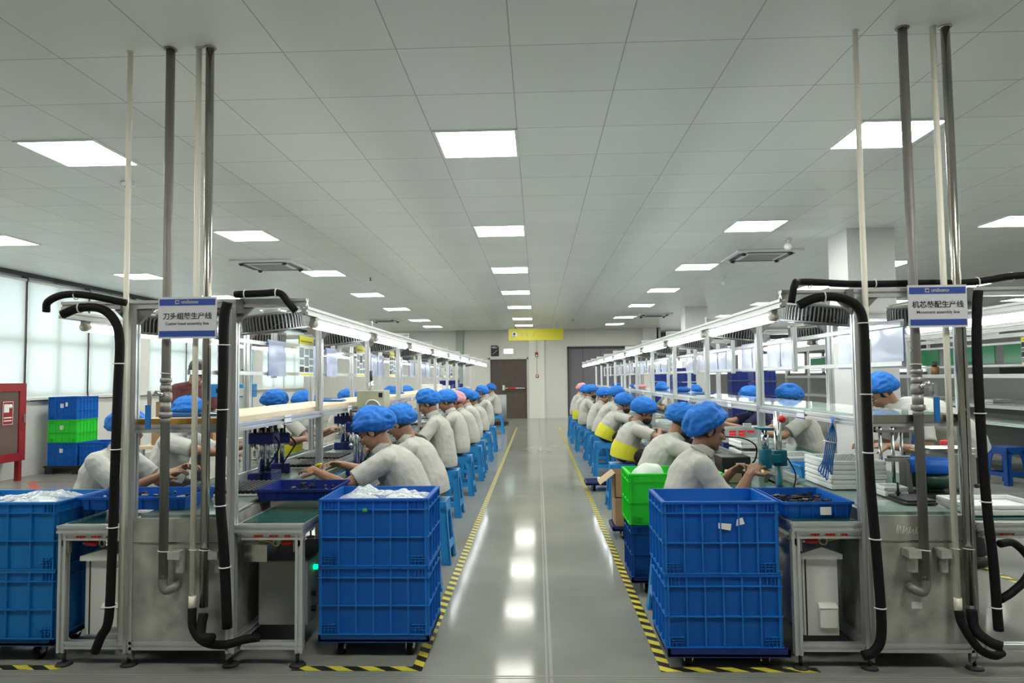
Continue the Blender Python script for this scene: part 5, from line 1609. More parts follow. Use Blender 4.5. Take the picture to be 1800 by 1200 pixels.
# ------------------------------------------------------------------ far bench with green boards and shelf, beyond the movement line
t = T('far_workbench', 'far aluminium workbench with green boards and two glass shelves beyond the pillar', 'workbench', (6.6, 6.0, 0))
ys = [1.4 * k for k in range(9)]
XA, XB = -0.55, 0.55
for y in ys:
    for x in (XA, XB):
        B().bar((x, y, 0.0), (x, y, 1.94), 0.045, up=(0, 1, 0)).build('post', ALU, t)
    B().bar((XA - 0.35, y, 1.96), (XB + 0.35, y, 1.96), 0.045, up=(0, 0, 1)).build('cross_beam', ALU, t)
for x in (XA - 0.35, XB + 0.35, XA, XB):
    B().bar((x, 0, 1.915 if abs(x) > 0.6 else 1.89), (x, ys[-1], 1.915 if abs(x) > 0.6 else 1.89), 0.06, up=(0, 0, 1)).build('long_beam', ALU, t)
for z, nm, m in ((1.3, 'shelf_board', ALU), (0.9, 'glass_shelf', GLASS), (0.68, 'glass_worktop', GLASS)):
    B().box(XA + 0.023, XB - 0.023, 0, ys[-1], z, z + 0.012).build(nm, m, t)
    for x in (XA - 0.02, XB + 0.02):
        B().bar((x, 0, z - 0.02), (x, ys[-1], z - 0.02), 0.04, up=(0, 0, 1)).build('shelf_rail', ALU, t)
B().box(XA - 0.2, XA - 0.05, 0, ys[-1], 0.66, 0.675).build('glass_ledge', GLASS, t)
for i in range(8):
    B().box(-0.006, 0.006, ys[i] + 0.1, ys[i + 1] - 0.1, 1.46, 1.72).build('green_board', GREENBOARD, t)
for z in (1.43, 1.74):
    B().box(-0.015, 0.015, 0, ys[-1], z - 0.015, z + 0.015).build('board_rail', ALU, t)
for i in range(3):
    B().box(XA + 0.0, XA + 0.3, ys[i] + 0.1, ys[i] + 1.2, 0.03, 0.06).build('foot_rest', STEEL, t)
o = B().box(6.2, 6.55, 8.2, 8.7, 1.313, 1.39).build('black_tray', BLACKPL); tag(o, 'flat black tray on the upper shelf of the far workbench', 'tray')
o = B().box(6.2, 6.6, 9.6, 10.2, 1.313, 1.4).build('black_box', BLACKPL); tag(o, 'long black box on the upper shelf of the far workbench, behind the flat tray', 'box')
t = T('brown_jar', 'brown jar with black lid on the far workbench shelf', 'jar', (6.3, 11.3, 1.313))
B().cyl((0, 0, 0), (0, 0, 0.12), 0.06).build('body', mat('amber brown', (0.25, 0.12, 0.04), 0.3), t); B().cyl((0, 0, 0.12), (0, 0, 0.2), 0.04).build('lid', BLACKPL, t)
sheet((6.3, 9.2, 1.43), 0.2, 0.36, 'yellow-headed instruction card hung on the far workbench', 'card', 'instruction cards of the far workbench')
for i, y in enumerate((7.4, 8.8, 10.2, 11.6)):
    foam_tray(6.5, y, 0.914, 0.3, 0.4, 0.04, 'white parts tray on the middle glass shelf of the far workbench, %s along' % ORD[i], 0)
o = B().box(7.7, 7.75, 6.2, 16.5, 0.0, 1.28).build('grey_screen', WALLG); tag(o, 'tall dark grey screen panel behind the far workbench', 'screen')
# navy lockers by the far pillar
for i, (x, y) in enumerate(((2.98, 16.9), (3.02, 14.6), (4.6, 14.5), (4.9, 17.2))):
    t = T('navy_crate_tower', 'tall navy crate tower by the far white pillar, %s from the aisle' % ORD[i], 'crate tower', (x, y, 0))
    for k in range(5):
        q = B().box(-0.22, 0.22, -0.2, 0.2, 0.02 + k * 0.3, 0.3 + k * 0.3)
        for j in range(5):
            q.box(-0.2 + j * 0.1 - 0.004, -0.2 + j * 0.1 + 0.004, -0.21, -0.2, 0.02 + k * 0.3, 0.3 + k * 0.3)
        q.box(-0.23, 0.23, -0.215, 0.215, 0.28 + k * 0.3, 0.3 + k * 0.3)
        q.build('crate', CRATEDARK if False else TRAYNAVY, t)
# stack of cartons and bench behind the cutter head line
t = T('side_table', 'low wooden side table by the window wall behind the cutter head workers', 'table', (-3.7, 7.4, 0))
B().box(-0.35, 0.35, -0.5, 0.5, 0.66, 0.69).build('top', PLY, t)
for x in (-0.3, 0.3):
    for y in (-0.45, 0.45): B().box(x - 0.02, x + 0.02, y - 0.02, y + 0.02, 0, 0.66).build('leg', ALU, t)
for i, (x, y, z) in enumerate(((-3.75, 7.2, 0.691), (-3.7, 7.6, 0.691), (-3.72, 7.22, 0.912))):
    t = T('cardboard_box', 'brown carton on the low side table, %s' % ('near one', 'far one', 'upper one on the near carton')[i], 'box', (x, y, z))
    B().box(-0.2, 0.2, -0.17, 0.17, 0, 0.22).build('carton', CARD, t); B().box(-0.05, 0.06, -0.172, -0.17, 0.05, 0.15).build('label', PAPERW, t)
# ------------------------------------------------------------------ people
QUEUE = []


def remesh_later(q, voxel, smooth, name, mats, parent, post=None, displace=None):
    me = q.mesh('raw', mats[0])
    o = bpy.data.objects.new('raw', me)
    COL.objects.link(o)
    md = o.modifiers.new('r', 'REMESH'); md.mode = 'VOXEL'; md.voxel_size = voxel; md.use_smooth_shade = True
    if smooth:
        ms = o.modifiers.new('s', 'SMOOTH'); ms.iterations = smooth; ms.factor = 0.5
    QUEUE.append((o, name, mats, parent, post, displace))


def flush_remesh():
    bpy.context.view_layer.update()
    dg = bpy.context.evaluated_depsgraph_get()
    out = []
    for o, name, mats, parent, post, displace in QUEUE:
        me = bpy.data.meshes.new_from_object(o.evaluated_get(dg))
        me.name = name
        out.append(me)
    for me, (o, name, mats, parent, post, displace) in zip(out, QUEUE):
        raw = o.data
        bpy.data.objects.remove(o)
        bpy.data.meshes.remove(raw)
        me.materials.clear()
        for m in mats:
            me.materials.append(m)
        n = len(me.vertices)
        co = np.empty(n * 3); me.vertices.foreach_get('co', co); co = co.reshape(-1, 3)
        if displace:
            no = np.empty(n * 3); me.vertices.foreach_get('normal', no); no = no.reshape(-1, 3)
            co = co + no * displace(co)[:, None]
            me.vertices.foreach_set('co', co.ravel())
        if post:
            nf = len(me.polygons)
            c = np.empty(nf * 3); me.polygons.foreach_get('center', c); c = c.reshape(-1, 3)
            me.polygons.foreach_set('material_index', post(c).astype(np.int32))
        me.polygons.foreach_set('use_smooth', [True] * len(me.polygons))
        me.update()
        ob = bpy.data.objects.new(name, me)
        COL.objects.link(ob)
        ob.parent = parent
    QUEUE.clear()


def ik(S, W, l1, l2, pole):
    d = W - S
    L = min(d.length, (l1 + l2) * 0.995)
    W = S + d.normalized() * L
    a = (l1 * l1 - l2 * l2 + L * L) / (2 * L)
    h = math.sqrt(max(l1 * l1 - a * a, 0))
    dn = d.normalized()
    p = pole - dn * pole.dot(dn)
    p.normalize()
    return S + dn * a + p * h, W


def hand(q, W, d, side, curl, nrm, s=1.0):
    """palm with five separate bent fingers; d: pointing direction, nrm: back of the hand, side: +1 when the thumb is towards +cross"""
    d = d.normalized()
    nrm = (nrm - d * nrm.dot(d)).normalized()
    a = d.cross(nrm).normalized() * side  # towards the thumb
    P = W + d * 0.045 * s
    R = Matrix((d, a, nrm)).transposed()
    q.ell(P, (0.048 * s, 0.038 * s, 0.015 * s), R, 12, 8)
    q.caps_(W - d * 0.02, W + d * 0.02, 0.024 * s, 0.022 * s, 8)
    lens = (0.07, 0.078, 0.072, 0.056)
    for k in range(4):
        o = (0.031 - 0.0205 * k) * s
        b = W + d * (0.085 - 0.004 * abs(k - 1)) * s + a * o
        f = d + a * (0.12 - 0.09 * k)
        r = 0.0082 * s
        pts = [b]
        ang = curl * (0.35 + 0.08 * k)
        cur = f.normalized()
        for j, fr in enumerate((0.45, 0.32, 0.23)):
            cur = (cur * math.cos(ang) - nrm * math.sin(ang)).normalized()
            pts.append(pts[-1] + cur * lens[k] * fr * s)
            ang = curl * 0.6
        for j in range(3):
            q.caps_(pts[j], pts[j + 1], r * (1 - 0.08 * j), r * (0.94 - 0.08 * j), 8)
    t0 = W + d * 0.02 * s + a * 0.03 * s
    t1 = t0 + (d * 0.6 + a * 0.75 - nrm * 0.25).normalized() * 0.04 * s
    t2 = t1 + (d * 0.85 + a * 0.1 - nrm * 0.45).normalized() * 0.032 * s
    q.caps_(t0, t1, 0.0125 * s, 0.0105 * s, 8)
    q.caps_(t1, t2, 0.01 * s, 0.0082 * s, 8)


def person(label, X, Y, rz, head, pitch=0.45, yaw=0.0, roll=0.0, hands=((0.44, -0.09, 0.76), (0.44, 0.09, 0.76)), curl=0.9, skin=0, cap='blue', mask=None, apron=False, shirt=None, trousers=None, vox=0.008, stand=False, fat=1.0, shoes=True, seatz=0.445, group='line workers in hairnets', seed=0, hip=None, collar=True, tilt=0.0, capscale=1.0, spread=1.0, legshift=0.0, edge=None):
    rnd = random.Random(seed * 13 + 5)
    shirt = shirt or SHIRT
    trousers = trousers or TROUSER
    t = T('person', label, 'person', (X, Y, 0), rz, group)
    s = 0.95
    Hc = Vector(head)
    Hm = Matrix.Translation(Hc) @ Matrix.Rotation(yaw, 4, 'Z') @ Matrix.Rotation(pitch, 4, 'Y') @ Matrix.Rotation(roll, 4, 'X') @ Matrix.Diagonal((s, s, s, 1))
    Z3 = Vector((0, 0, 1))
    if stand:
        P0 = Vector(hip or (0, 0, 0.80))
    else:
        P0 = Vector((0, 0, seatz + 0.1))
    # neck base behind and below the head
    nb = Matrix.Rotation(yaw * 0.3, 3, 'Z') @ Matrix.Rotation(pitch * 0.55, 3, 'Y') @ Vector((-0.035, 0, -0.152))
    N = Hc + nb
    up = (N - P0)
    L = up.length
    un = up.normalized()
    side = Vector((0, 1, 0))
    fw = side.cross(un).normalized()          # forward, square to the spine
    C = P0 + un * L * 0.55 - fw * 0.045       # rounded back
    if stand:
        C = P0 + un * L * 0.35 + Vector((-0.03, 0, 0.13))

    def spine(tt):
        return P0 * (1 - tt) ** 2 + C * 2 * tt * (1 - tt) + N * tt * tt

    def sdir(tt):
        return ((C - P0) * 2 * (1 - tt) + (N - C) * 2 * tt).normalized()

    def torso(q, k, z0, prof, n=20):
        rs = []
        for tt, wd, dp in prof:
            c = spine(tt); dd = sdir(tt); f = side.cross(dd).normalized()
            rs.append((c + f * 0.0, side * wd * k * fat, f * dp * k * fat))
        q.loft(rs, n)
    q = B()
    torso(q, 0.9, 0, ((-0.12, 0.12, 0.085), (0.0, 0.16, 0.11), (0.15, 0.15, 0.105), (0.35, 0.135, 0.1), (0.55, 0.145, 0.105), (0.75, 0.155, 0.1), (0.88, 0.13, 0.08), (0.97, 0.075, 0.06), (1.03, 0.05, 0.05)))
    # shoulders, arms, hands
    dd = sdir(0.85); f1 = side.cross(dd).normalized()
    arms = []
    for sg, hd in ((-1, hands[0]), (1, hands[1])):
        S = spine(0.87) + side * sg * 0.155 * fat - f1 * 0.0
        W = Vector(hd)
        W0 = W - (W - S).normalized() * 0.0
        for pz in (-1.2, -0.9, -0.7, -0.5, -0.35, -0.2, -0.1, 0.0, 0.15, 0.4):
            E, W1 = ik(S, W0, 0.262, 0.235, Vector((-0.4, sg * 0.6 * spread, pz)))
            if edge is None:
                break
            ok = True
            for k_ in range(13):
                p_ = S.lerp(E, k_ / 6) if k_ < 7 else E.lerp(W1, (k_ - 6) / 6)
                if p_.x > edge - 0.05 and p_.z < 0.713: ok = False
            if ok: break
        arms.append((sg, S, E, W1))
        q.caps_(spine(0.9) + side * sg * 0.05, S, 0.055, 0.05, 10)
        q.caps_(S, E, 0.044 * fat, 0.036, 10)
        q.caps_(E, E.lerp(W1, 0.35), 0.035, 0.035, 10)
        q.caps_(E.lerp(W1, 0.3), W1, 0.035, 0.023, 10)
        d = (W1 - E).normalized()
        dh = (d + Vector((0.25, -sg * 0.25, -0.05))).normalized()
        hand(q, W1, dh, 1 if sg < 0 else -1, curl, Vector((0.1, sg * 0.35, 0.9)), s=0.98)
    # neck and head
    hp = lambda x, y, z: Hm @ Vector((x, y, z))
    R3 = Hm.to_3x3()
    q.caps_(N - sdir(1.0) * 0.03, hp(-0.025, 0, -0.055), 0.052, 0.05, 14)
    q.ell(hp(-0.015, 0, 0.03), (0.094, 0.073, 0.088), R3)
    q.ell(hp(0.024, 0, -0.035), (0.062, 0.06, 0.08), R3)
    q.ell(hp(0.035, 0, -0.075), (0.045, 0.046, 0.035), R3)
    q.ell(hp(0.062, 0, -0.096), (0.021, 0.024, 0.018), R3)
    q.caps_(hp(0.079, 0, 0.008), hp(0.096, 0, -0.028), 0.009, 0.0125, 8)
    q.ell(hp(0.088, 0.011, -0.033), (0.01, 0.009, 0.008), R3, 8, 6)
    q.ell(hp(0.088, -0.011, -0.033), (0.01, 0.009, 0.008), R3, 8, 6)
    q.ell(hp(0.081, 0, -0.056), (0.011, 0.02, 0.0055), R3, 10, 6)
    q.ell(hp(0.079, 0, -0.067), (0.011, 0.018, 0.006), R3, 10, 6)
    q.ell(hp(0.07, 0, 0.021), (0.015, 0.05, 0.009), R3, 12, 6)
    for sg in (-1, 1):
        q.ell(hp(0.058, sg * 0.036, -0.022), (0.022, 0.02, 0.018), R3, 10, 6)
        q.ell(hp(0.071, sg * 0.03, 0.004), (0.01, 0.014, 0.008), R3, 8, 6)
        E3 = R3 @ Matrix.Rotation(sg * 0.35, 3, 'Z')
        q.ell(hp(-0.014, sg * 0.075, -0.012), (0.018, 0.007, 0.031), E3, 10, 8)
    # legs
    feet = []
    if stand:
        hips = [(P0 + Vector((0, sg * 0.085, -0.03)), Vector((0.03, sg * 0.095, 0.42)), Vector((-0.02, sg * 0.1, 0.07))) for sg in (-1, 1)]
    else:
        hips = [(Vector((0.0, sg * 0.085, seatz + 0.088)), Vector((0.36, sg * (0.10 + 0.02 * rnd.random()) + legshift, seatz + 0.035)), Vector((0.30 + 0.08 * rnd.random(), sg * 0.11 + legshift, 0.075))) for sg in (-1, 1)]
    for h_, k_, a_ in hips:
        q.caps_(h_, k_, 0.068, 0.05, 12)
        q.caps_(k_, a_, 0.048, 0.032, 12)
        q.caps_(a_, a_ + Vector((0.03, 0, -0.035)), 0.03, 0.026, 10)
        q.caps_(a_ + Vector((-0.02, 0, -0.04)), a_ + Vector((0.14, 0, -0.045)), 0.027, 0.024, 10)
    inv = np.array(Hm.inverted())

    def zones(c):
        h = c @ inv[:3, :3].T + inv[:3, 3]
        x, y, z = h.T
        k = np.zeros(len(c), int)
        near = (np.abs(x) < 0.14) & (np.abs(y) < 0.1) & (np.abs(z) < 0.14)
        eye = near & (x > 0.06) & (np.abs(np.abs(y) - 0.03) < 0.012) & (np.abs(z - 0.004) < 0.0045)
        brow = near & (x > 0.055) & (np.abs(np.abs(y) - 0.032) < 0.02) & (np.abs(z - 0.022) < 0.005)
        lip = near & (x > 0.07) & (np.abs(y) < 0.021) & (z < -0.052) & (z > -0.073)
        k[lip] = 2; k[eye | brow] = 1
        return k
    remesh_later(q, vox * 0.7, 2, 'body', [SKINS[skin], EYE, LIP], t, post=zones)
    # shirt with short sleeves
    q = B()
    torso(q, 1.0, 0, ((-0.15, 0.165, 0.125), (-0.02, 0.18, 0.13), (0.12, 0.175, 0.13), (0.35, 0.16, 0.125), (0.55, 0.162, 0.128), (0.75, 0.166, 0.118), (0.87, 0.15, 0.1), (0.96, 0.105, 0.08), (1.03, 0.07, 0.066), (1.09, 0.062, 0.06)))
    for sg, S, E, W1 in arms:
        q.caps_(spine(0.9) + side * sg * 0.05, S, 0.068 * fat, 0.064 * fat, 12)
        M_ = S.lerp(E, 0.78)
        x_, y_, d_ = frame(E - S)
        q.loft([(S - d_ * 0.01, x_ * 0.064 * fat, y_ * 0.064 * fat), (S.lerp(E, 0.4), x_ * 0.062 * fat, y_ * 0.064 * fat), (M_, x_ * 0.06, y_ * 0.066)], 16)
    sd = seed * 3.1

    def folds(co):
        out = np.empty(len(co))
        for i, (x, y, z) in enumerate(co):
            out[i] = 0.008 * noise.noise(Vector((x * 5 + sd, y * 5 + z * 7, z * 9 + x * 7))) - 0.006 * abs(noise.noise(Vector((x * 7 + z * 5, y * 6 + sd, z * 13 - x * 8)))) + 0.0012 * noise.noise(Vector((x * 30, y * 30 + sd, z * 38)))
        return out
    remesh_later(q, vox, 3, 'shirt', [shirt], t, displace=folds)
    if collar:
        q = B()
        for tt, r in ((1.06, 0.064),):
            c = spine(tt) ; dd = sdir(1.0); f = side.cross(dd).normalized()
            rs = []
            for k in range(19):
                a = math.radians(40 + 280 * k / 18)
                e = f * math.cos(a) + side * math.sin(a)
                rs.append((c + e * r * (0.98 if abs(k - 9) < 8 else 1.04) + dd * 0.02, e * 0.005 , dd * 0.024 + e * -0.006))
            q.loft(rs, 8)
        q.build('collar', shirt, t)
    # trousers
    q = B()
    for h_, k_, a_ in hips:
        q.caps_(h_ - Vector((0.01, 0, 0)), h_, 0.07, 0.072, 12)
        q.caps_(h_ + Vector((0.06, 0, 0)) if not stand else h_, k_, 0.072, 0.062, 12)
        x_, y_, d_ = frame(a_ - k_)
        q.caps_(k_, k_.lerp(a_, 0.3), 0.063, 0.058, 12)
        q.loft([(k_.lerp(a_, 0.2), x_ * 0.06, y_ * 0.06), (k_.lerp(a_, 0.96), x_ * 0.052, y_ * 0.052)], 14)
    q.ell(P0 - Z3 * 0.02, (0.085, 0.14 * fat, 0.075))
    remesh_later(q, vox * 1.2, 2, 'trousers', [trousers], t)
    if shoes:
        for h_, k_, a_ in hips:
            q = B()
            q.caps_(Vector((a_.x - 0.025, a_.y, 0.042)), Vector((a_.x + 0.15, a_.y, 0.036)), 0.041, 0.035, 12)
            q.v = [(v[0], v[1], max(v[2], 0.002)) for v in q.v]
            q.build('shoe', SHOE, t)
    # hair under the cap / bare head
    q = B()
    q.ell((-0.03, 0, 0.012), (0.088, 0.0765, 0.078), nu=24, nv=16)
    if cap is None:
        q = B(); q.ell((-0.022, 0, 0.045), (0.104, 0.084, 0.085), nu=28, nv=18); q.ell((-0.045, 0, -0.01), (0.07, 0.078, 0.06), nu=20, nv=12); q.ell((0.05, 0, 0.062), (0.05, 0.06, 0.03), nu=16, nv=10)
    q.v = [tuple(Hm @ (Vector(v) * (1 + 0.03 * noise.noise(Vector(v) * 60)))) for v in q.v]
    q.build('hair', HAIR, t)
    if cap:
        q = B()
        nu, nv = (80, 34) if vox < 0.009 else (48, 22)
        ph = rnd.random() * 6
        Ct = Matrix.Translation((-0.036, 0, 0.04)) @ Matrix.Rotation(-0.52 + tilt, 4, 'Y')
        A0 = -0.75
        vs = []
        for j in range(nv + 1):
            a = A0 + (PI / 2 - A0) * j / nv
            for i in range(nu):
                th = 2 * PI * i / nu
                ca, sa = max(math.cos(a), 0.0), math.sin(a)
                w_ = min(1, (a - A0) / 0.5)
                pleat = 0.05 * math.cos(19 * th + ph + 2 * noise.noise(Vector((math.cos(th), math.sin(th), sd)))) * max(0, 1 - (a - A0) / 1.1) * min(1, w_ * 2)
                p_ = Vector((math.cos(th) * ca, math.sin(th) * ca, sa))
                ridge = 0.5 - abs(noise.noise(p_ * 2.3 + Vector((sd, 1.7 * sd, 0)))) * 2.2
                ridge2 = 0.4 - abs(noise.noise(p_ * 5.5 + Vector((sd, 0, sd)))) * 2
                puff = 1 + pleat + (0.085 * ridge + 0.035 * ridge2) * w_ + 0.08 * noise.noise(p_ * 1.3 + Vector((0, sd, 2)))
                gather = (0.80, 0.84, 0.93)[j] if j < 3 else 1.0
                k_ = puff * capscale * gather * 1.04
                x = (0.124 if math.cos(th) > 0 else 0.138) * ca * math.cos(th) * k_
                y = 0.108 * ca * math.sin(th) * k_
                z = (0.11 if sa > 0 else 0.075) * sa * puff * capscale
                vs.append(Hm @ (Ct @ Vector((x, y, z))))
        fs = [(j * nu + i, j * nu + (i + 1) % nu, (j + 1) * nu + (i + 1) % nu, (j + 1) * nu + i) for j in range(nv) for i in range(nu)]
        q.add(vs, fs, True)
        q.build('hairnet', CAPPINK if cap == 'pink' else CAPBLUE, t)
    if mask:
        q = B()
        q.ell((0.047, 0, -0.06), (0.062, 0.062, 0.05), nu=24, nv=14)
        q.v = [tuple(Hm @ Vector((v[0], v[1], v[2] + 0.004 * math.sin(v[2] * 160)))) for v in q.v]
        for sg in (-1, 1):
            q.tube([hp(0.02, sg * 0.066, -0.035), hp(-0.01, sg * 0.077, 0.0), hp(-0.03, sg * 0.083, 0.01), hp(-0.032, sg * 0.082, -0.02), hp(0.015, sg * 0.067, -0.08)], 0.0025, n=5)
        q.build('face_mask', MASKW if mask == 'white' else MASK, t)
    if apron:
        q = B()
        rs = []
        for tt, wd, dp in ((-0.13, 0.19, 0.142), (0.0, 0.192, 0.142), (0.15, 0.186, 0.142), (0.3, 0.178, 0.138)):
            c = spine(tt); d2 = sdir(max(tt, 0)); f = side.cross(d2).normalized()
            rs.append((c + f * 0.006, side * wd * fat, f * dp * fat))
        q.loft(rs, 24, caps=False)
        q.v = [tuple(Vector(v) + Vector((1, 1, 0)) * 0.006 * noise.noise(Vector(v) * 18)) for v in q.v]
        q.build('apron', APRON, t)
    return t


def worker(label, hx, hz, Y, side, pel=None, stl=True, **kw):
    """seated worker: head centre at world (hx, Y, hz); side -1 faces -X, +1 faces +X"""
    pel = pel if pel is not None else hx - side * 0.2
    loc = (side * (hx - pel), 0.0, hz)
    kw.setdefault('hands', ((0.36, -0.1, 0.775), (0.36, 0.1, 0.775)))
    rz = 0 if side > 0 else PI
    ys = YL if hx < 0 else YR
    for dlt in (0, 0.05, -0.05, 0.1, -0.1, 0.15, -0.15, 0.2, -0.2):
        if all(abs(Y + dlt + sg * 0.11 - y) > 0.105 and abs(Y + dlt * 0.55 + sg * 0.095 - y) > 0.095 for y in ys for sg in (-1, 1)):
            break
    kw['legshift'] = dlt * side
    kw['edge'] = abs({True: {True: LTB, False: RTA}, False: {True: LTA, False: RTB}}[abs(pel) < 1.1][hx < 0] - pel)
    return person(label, pel, Y, rz, loc, **kw)


# --- aisle side of the cutter head line (facing the windows)
cd = 'of the cutter head line, aisle side'
P = [
    dict(label='worker with large blue hairnet bending over the dark blue tray, grey polo shirt', hx=-1.03, hz=1.01, Y=4.32, pel=-0.77, hands=((0.50, -0.16, 0.79), (0.55, 0.17, 0.785)), vox=0.0065, pitch=0.62, skin=0, fat=1.1, capscale=1.06, curl=0.8, yaw=-0.1),
    dict(label='worker in blue hairnet sitting right behind the one at the dark blue tray', hx=-1.04, hz=1.0, Y=5.2, pel=-0.79, vox=0.0075, pitch=0.55, skin=0, yaw=-0.25, hands=((0.44, -0.22, 0.79), (0.36, 0.0, 0.79))),
    dict(label='upright worker in blue hairnet looking down, third on the cutter head aisle side', hx=-1.1, hz=1.085, Y=6.9, pel=-0.93, vox=0.008, pitch=0.5, skin=1, hands=((0.34, -0.1, 0.79), (0.32, 0.12, 0.785))),
    dict(label='worker in blue hairnet just behind the upright looking-down worker', hx=-1.08, hz=1.06, Y=8.15, pel=-0.92, vox=0.01, pitch=0.5, skin=1),
    dict(label='worker in pink hairnet among blue ones on the cutter head aisle side', hx=-1.1, hz=1.02, Y=9.3, pel=-0.9, vox=0.011, pitch=0.5, skin=1, cap='pink'),
    dict(label='worker in blue hairnet just past the pink hairnet, cutter head aisle side', hx=-1.08, hz=1.05, Y=10.1, pel=-0.92, vox=0.011, pitch=0.45, skin=0),
    dict(label='worker with lowered blue hairnet, third from the far end of the cutter head aisle side', hx=-1.09, hz=0.98, Y=11.42, pel=-0.92, vox=0.012, pitch=0.6, skin=1),
    dict(label='worker in blue hairnet reaching up to the shelf, second from the door end', hx=-1.05, hz=1.06, Y=12.9, pel=-0.93, vox=0.012, pitch=0.3, skin=0, hands=((0.52, -0.12, 1.06), (0.4, 0.1, 0.8))),
    dict(label='last worker of the cutter head aisle side, in front of the brown door', hx=-1.16, hz=1.07, Y=17.05, pel=-1.0, vox=0.013, pitch=0.3, skin=0),
]
for i, a in enumerate(P):
    a = dict(a); worker(side=-1, seed=i, **a)
    stool(a['pel'] + (0.02 if i > 1 else -0.01), a['Y'], 'sky blue plastic stool under the %s worker on the cutter head aisle side' % ORD[i])
# --- window side of the cutter head line (facing the aisle)
P = [
    dict(label='worker in blue hairnet behind the first post, reaching over the bright blue tray', hx=-2.62, hz=1.01, Y=4.4, pel=-2.83, vox=0.0065, pitch=0.55, skin=1, hands=((0.50, -0.12, 0.76), (0.5, 0.14, 0.77)), fat=1.05, shirt=SHIRTW),
    dict(label='bearded worker in blue hairnet picking parts behind the cream pvc pipe', hx=-2.64, hz=1.07, Y=5.25, pel=-2.86, vox=0.0065, pitch=0.5, skin=1, hands=((0.62, -0.16, 0.8), (0.56, 0.2, 0.83)), shirt=SHIRTW, mask=None, fat=1.05),
    dict(label='worker in pleated blue hairnet seen over the plywood shelf, third on the window side', hx=-2.46, hz=1.1, Y=6.5, pel=-2.66, vox=0.0085, pitch=0.5, skin=0, hands=((0.55, -0.2, 0.8), (0.5, 0.1, 0.8))),
    dict(label='worker with yellow apron and blue hairnet behind the second post, window side', hx=-2.49, hz=1.075, Y=7.4, pel=-2.68, vox=0.009, pitch=0.55, skin=0, apron=True, hands=((0.5, -0.15, 0.82), (0.5, 0.1, 0.8))),
    dict(label='worker showing only a blue hairnet over the shelf before the beige press', hx=-2.48, hz=1.07, Y=9.1, pel=-2.66, vox=0.011, pitch=0.5),
    dict(label='worker showing only a blue hairnet over the shelf past the beige press', hx=-2.48, hz=1.075, Y=11.8, pel=-2.66, vox=0.012, pitch=0.5),
    dict(label='farthest worker showing a blue hairnet over the plywood shelf', hx=-2.47, hz=1.06, Y=13.2, pel=-2.66, vox=0.012, pitch=0.5),
]
for i, a in enumerate(P):
    a = dict(a); worker(side=1, seed=20 + i, **a)
    stool(a['pel'] - 0.02, a['Y'], 'sky blue plastic stool under the %s worker on the window side' % ORD[i])
person('standing bare-headed person in maroon shirt with black hair near the windows', -3.42, 6.75, -0.75, (0.14, 0.02, 1.42), pitch=0.75, yaw=-0.1, cap=None, shirt=SHIRTR, stand=True, hip=(-0.02, 0, 0.86), hands=((0.3, -0.12, 0.95), (0.28, 0.14, 0.93)), vox=0.008, skin=0, collar=False, group='standing people', seed=40)
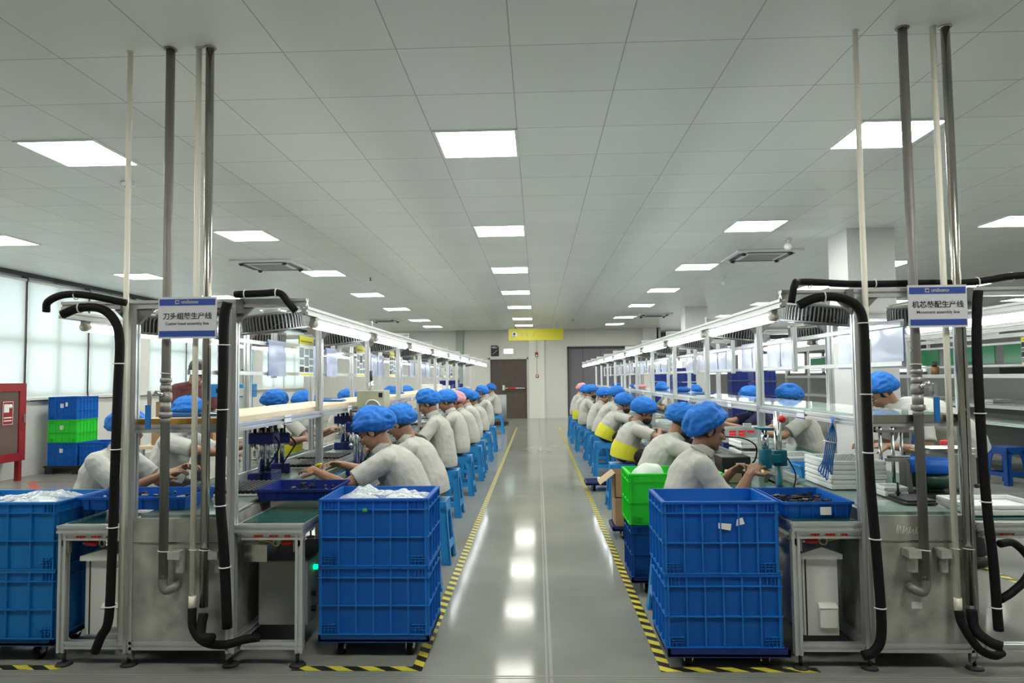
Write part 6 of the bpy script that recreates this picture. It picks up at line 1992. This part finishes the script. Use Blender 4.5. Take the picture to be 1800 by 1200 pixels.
# --- aisle side of the movement line (facing away from the aisle)
P = [
    dict(label='first worker of the movement line with bare face, behind the nearly empty blue crate', hx=0.965, hz=1.03, Y=3.98, pel=0.80, vox=0.0065, pitch=0.3, skin=1, hands=((0.36, -0.07, 0.79), (0.31, 0.1, 0.78)), curl=1.2, tilt=-0.25, capscale=1.0, seatz=0.44, yaw=0.05, fat=0.95),
    dict(label='worker with black face mask leaning far forward, second on the movement aisle side', hx=1.09, hz=0.985, Y=5.25, pel=0.84, vox=0.0075, pitch=0.65, skin=1, mask='black', hands=((0.38, -0.06, 0.79), (0.36, 0.12, 0.79)), fat=1.08),
    dict(label='worker with yellow apron and black mask right behind the far-leaning one', hx=1.11, hz=0.955, Y=7.3, pel=0.88, vox=0.009, pitch=0.6, skin=1, mask='black', apron=True, capscale=1.1),
    dict(label='worker with black mask, yellow apron and puffed hairnet, fourth on the movement aisle side', hx=1.21, hz=0.95, Y=9.7, pel=0.92, vox=0.01, pitch=0.6, skin=1, mask='black', apron=True, hands=((0.33, -0.1, 0.79), (0.33, 0.1, 0.79)), capscale=1.1),
    dict(label='worker in blue hairnet partly hidden behind the fourth masked worker', hx=1.23, hz=1.05, Y=10.75, pel=0.95, vox=0.011, pitch=0.4, hands=((0.3, -0.1, 0.79), (0.3, 0.1, 0.79))),
    dict(label='worker with dark grey trousers sitting on a stool, movement aisle side', hx=1.1, hz=1.02, Y=11.5, pel=0.92, vox=0.011, pitch=0.5, trousers=TROUSERG),
    dict(label='worker in faded jeans with black mask, third from the roller door end', hx=1.0, hz=1.055, Y=12.85, pel=0.86, vox=0.012, pitch=0.4, mask='black', trousers=JEANS),
    dict(label='worker with yellow apron half hidden behind the one in jeans', hx=1.0, hz=1.03, Y=14.3, pel=0.84, vox=0.013, pitch=0.5, apron=True),
    dict(label='last worker of the movement line with pink hairnet and white mask', hx=1.03, hz=1.055, Y=16.1, pel=0.86, vox=0.013, pitch=0.45, cap='pink', mask='white'),
]
for i, a in enumerate(P):
    a = dict(a); worker(side=1, seed=50 + i, **a)
    stool(a['pel'] - 0.02, a['Y'], 'sky blue plastic stool under the %s worker on the movement aisle side' % ORD[i])
stool(0.86, 15.15, 'empty sky blue plastic stool between the last two movement line workers')
# --- outer side of the movement line (facing the aisle)
person('standing worker in white shirt and blue hairnet leaning over the movement line, near the pillar', 2.98, 5.05, PI, (0.56, 0, 1.19), pitch=0.75, stand=True, hip=(0, 0, 0.84), hands=((0.62, -0.1, 0.84), (0.6, 0.2, 0.84)), vox=0.0065, skin=0, shirt=SHIRTW, seed=70, fat=1.12, tilt=-0.1, group='standing people', yaw=-0.1)
P = [
    dict(label='worker with wrist watch and blue hairnet behind the red ball handle', hx=2.38, hz=1.1, Y=6.75, pel=2.62, vox=0.008, pitch=0.5, hands=((0.6, -0.1, 0.83), (0.58, 0.14, 0.8))),
    dict(label='worker in navy shirt behind the grey meter, blue hairnet just above the glass shelf', hx=2.4, hz=1.06, Y=8.05, pel=2.62, vox=0.009, pitch=0.5, shirt=SHIRTN, hands=((0.6, -0.1, 0.8), (0.55, 0.1, 0.8))),
    dict(label='worker on the outer side of the movement line, third past the grey meter', hx=2.4, hz=1.06, Y=10.95, pel=2.62, vox=0.012, pitch=0.5),
    dict(label='farthest worker on the outer side of the movement line', hx=2.42, hz=1.08, Y=13.8, pel=2.62, vox=0.013, pitch=0.5),
]
for i, a in enumerate(P):
    a = dict(a); worker(side=-1, seed=80 + i, **a)
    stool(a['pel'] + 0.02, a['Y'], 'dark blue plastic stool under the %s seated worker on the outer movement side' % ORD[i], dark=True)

flush_remesh()
flush_texts()
for o in bpy.data.objects:
    if o.type == 'MESH' and o.get('kind') is None and o.parent is None and 'label' not in o.keys():
        print('UNLABELLED', o.name)
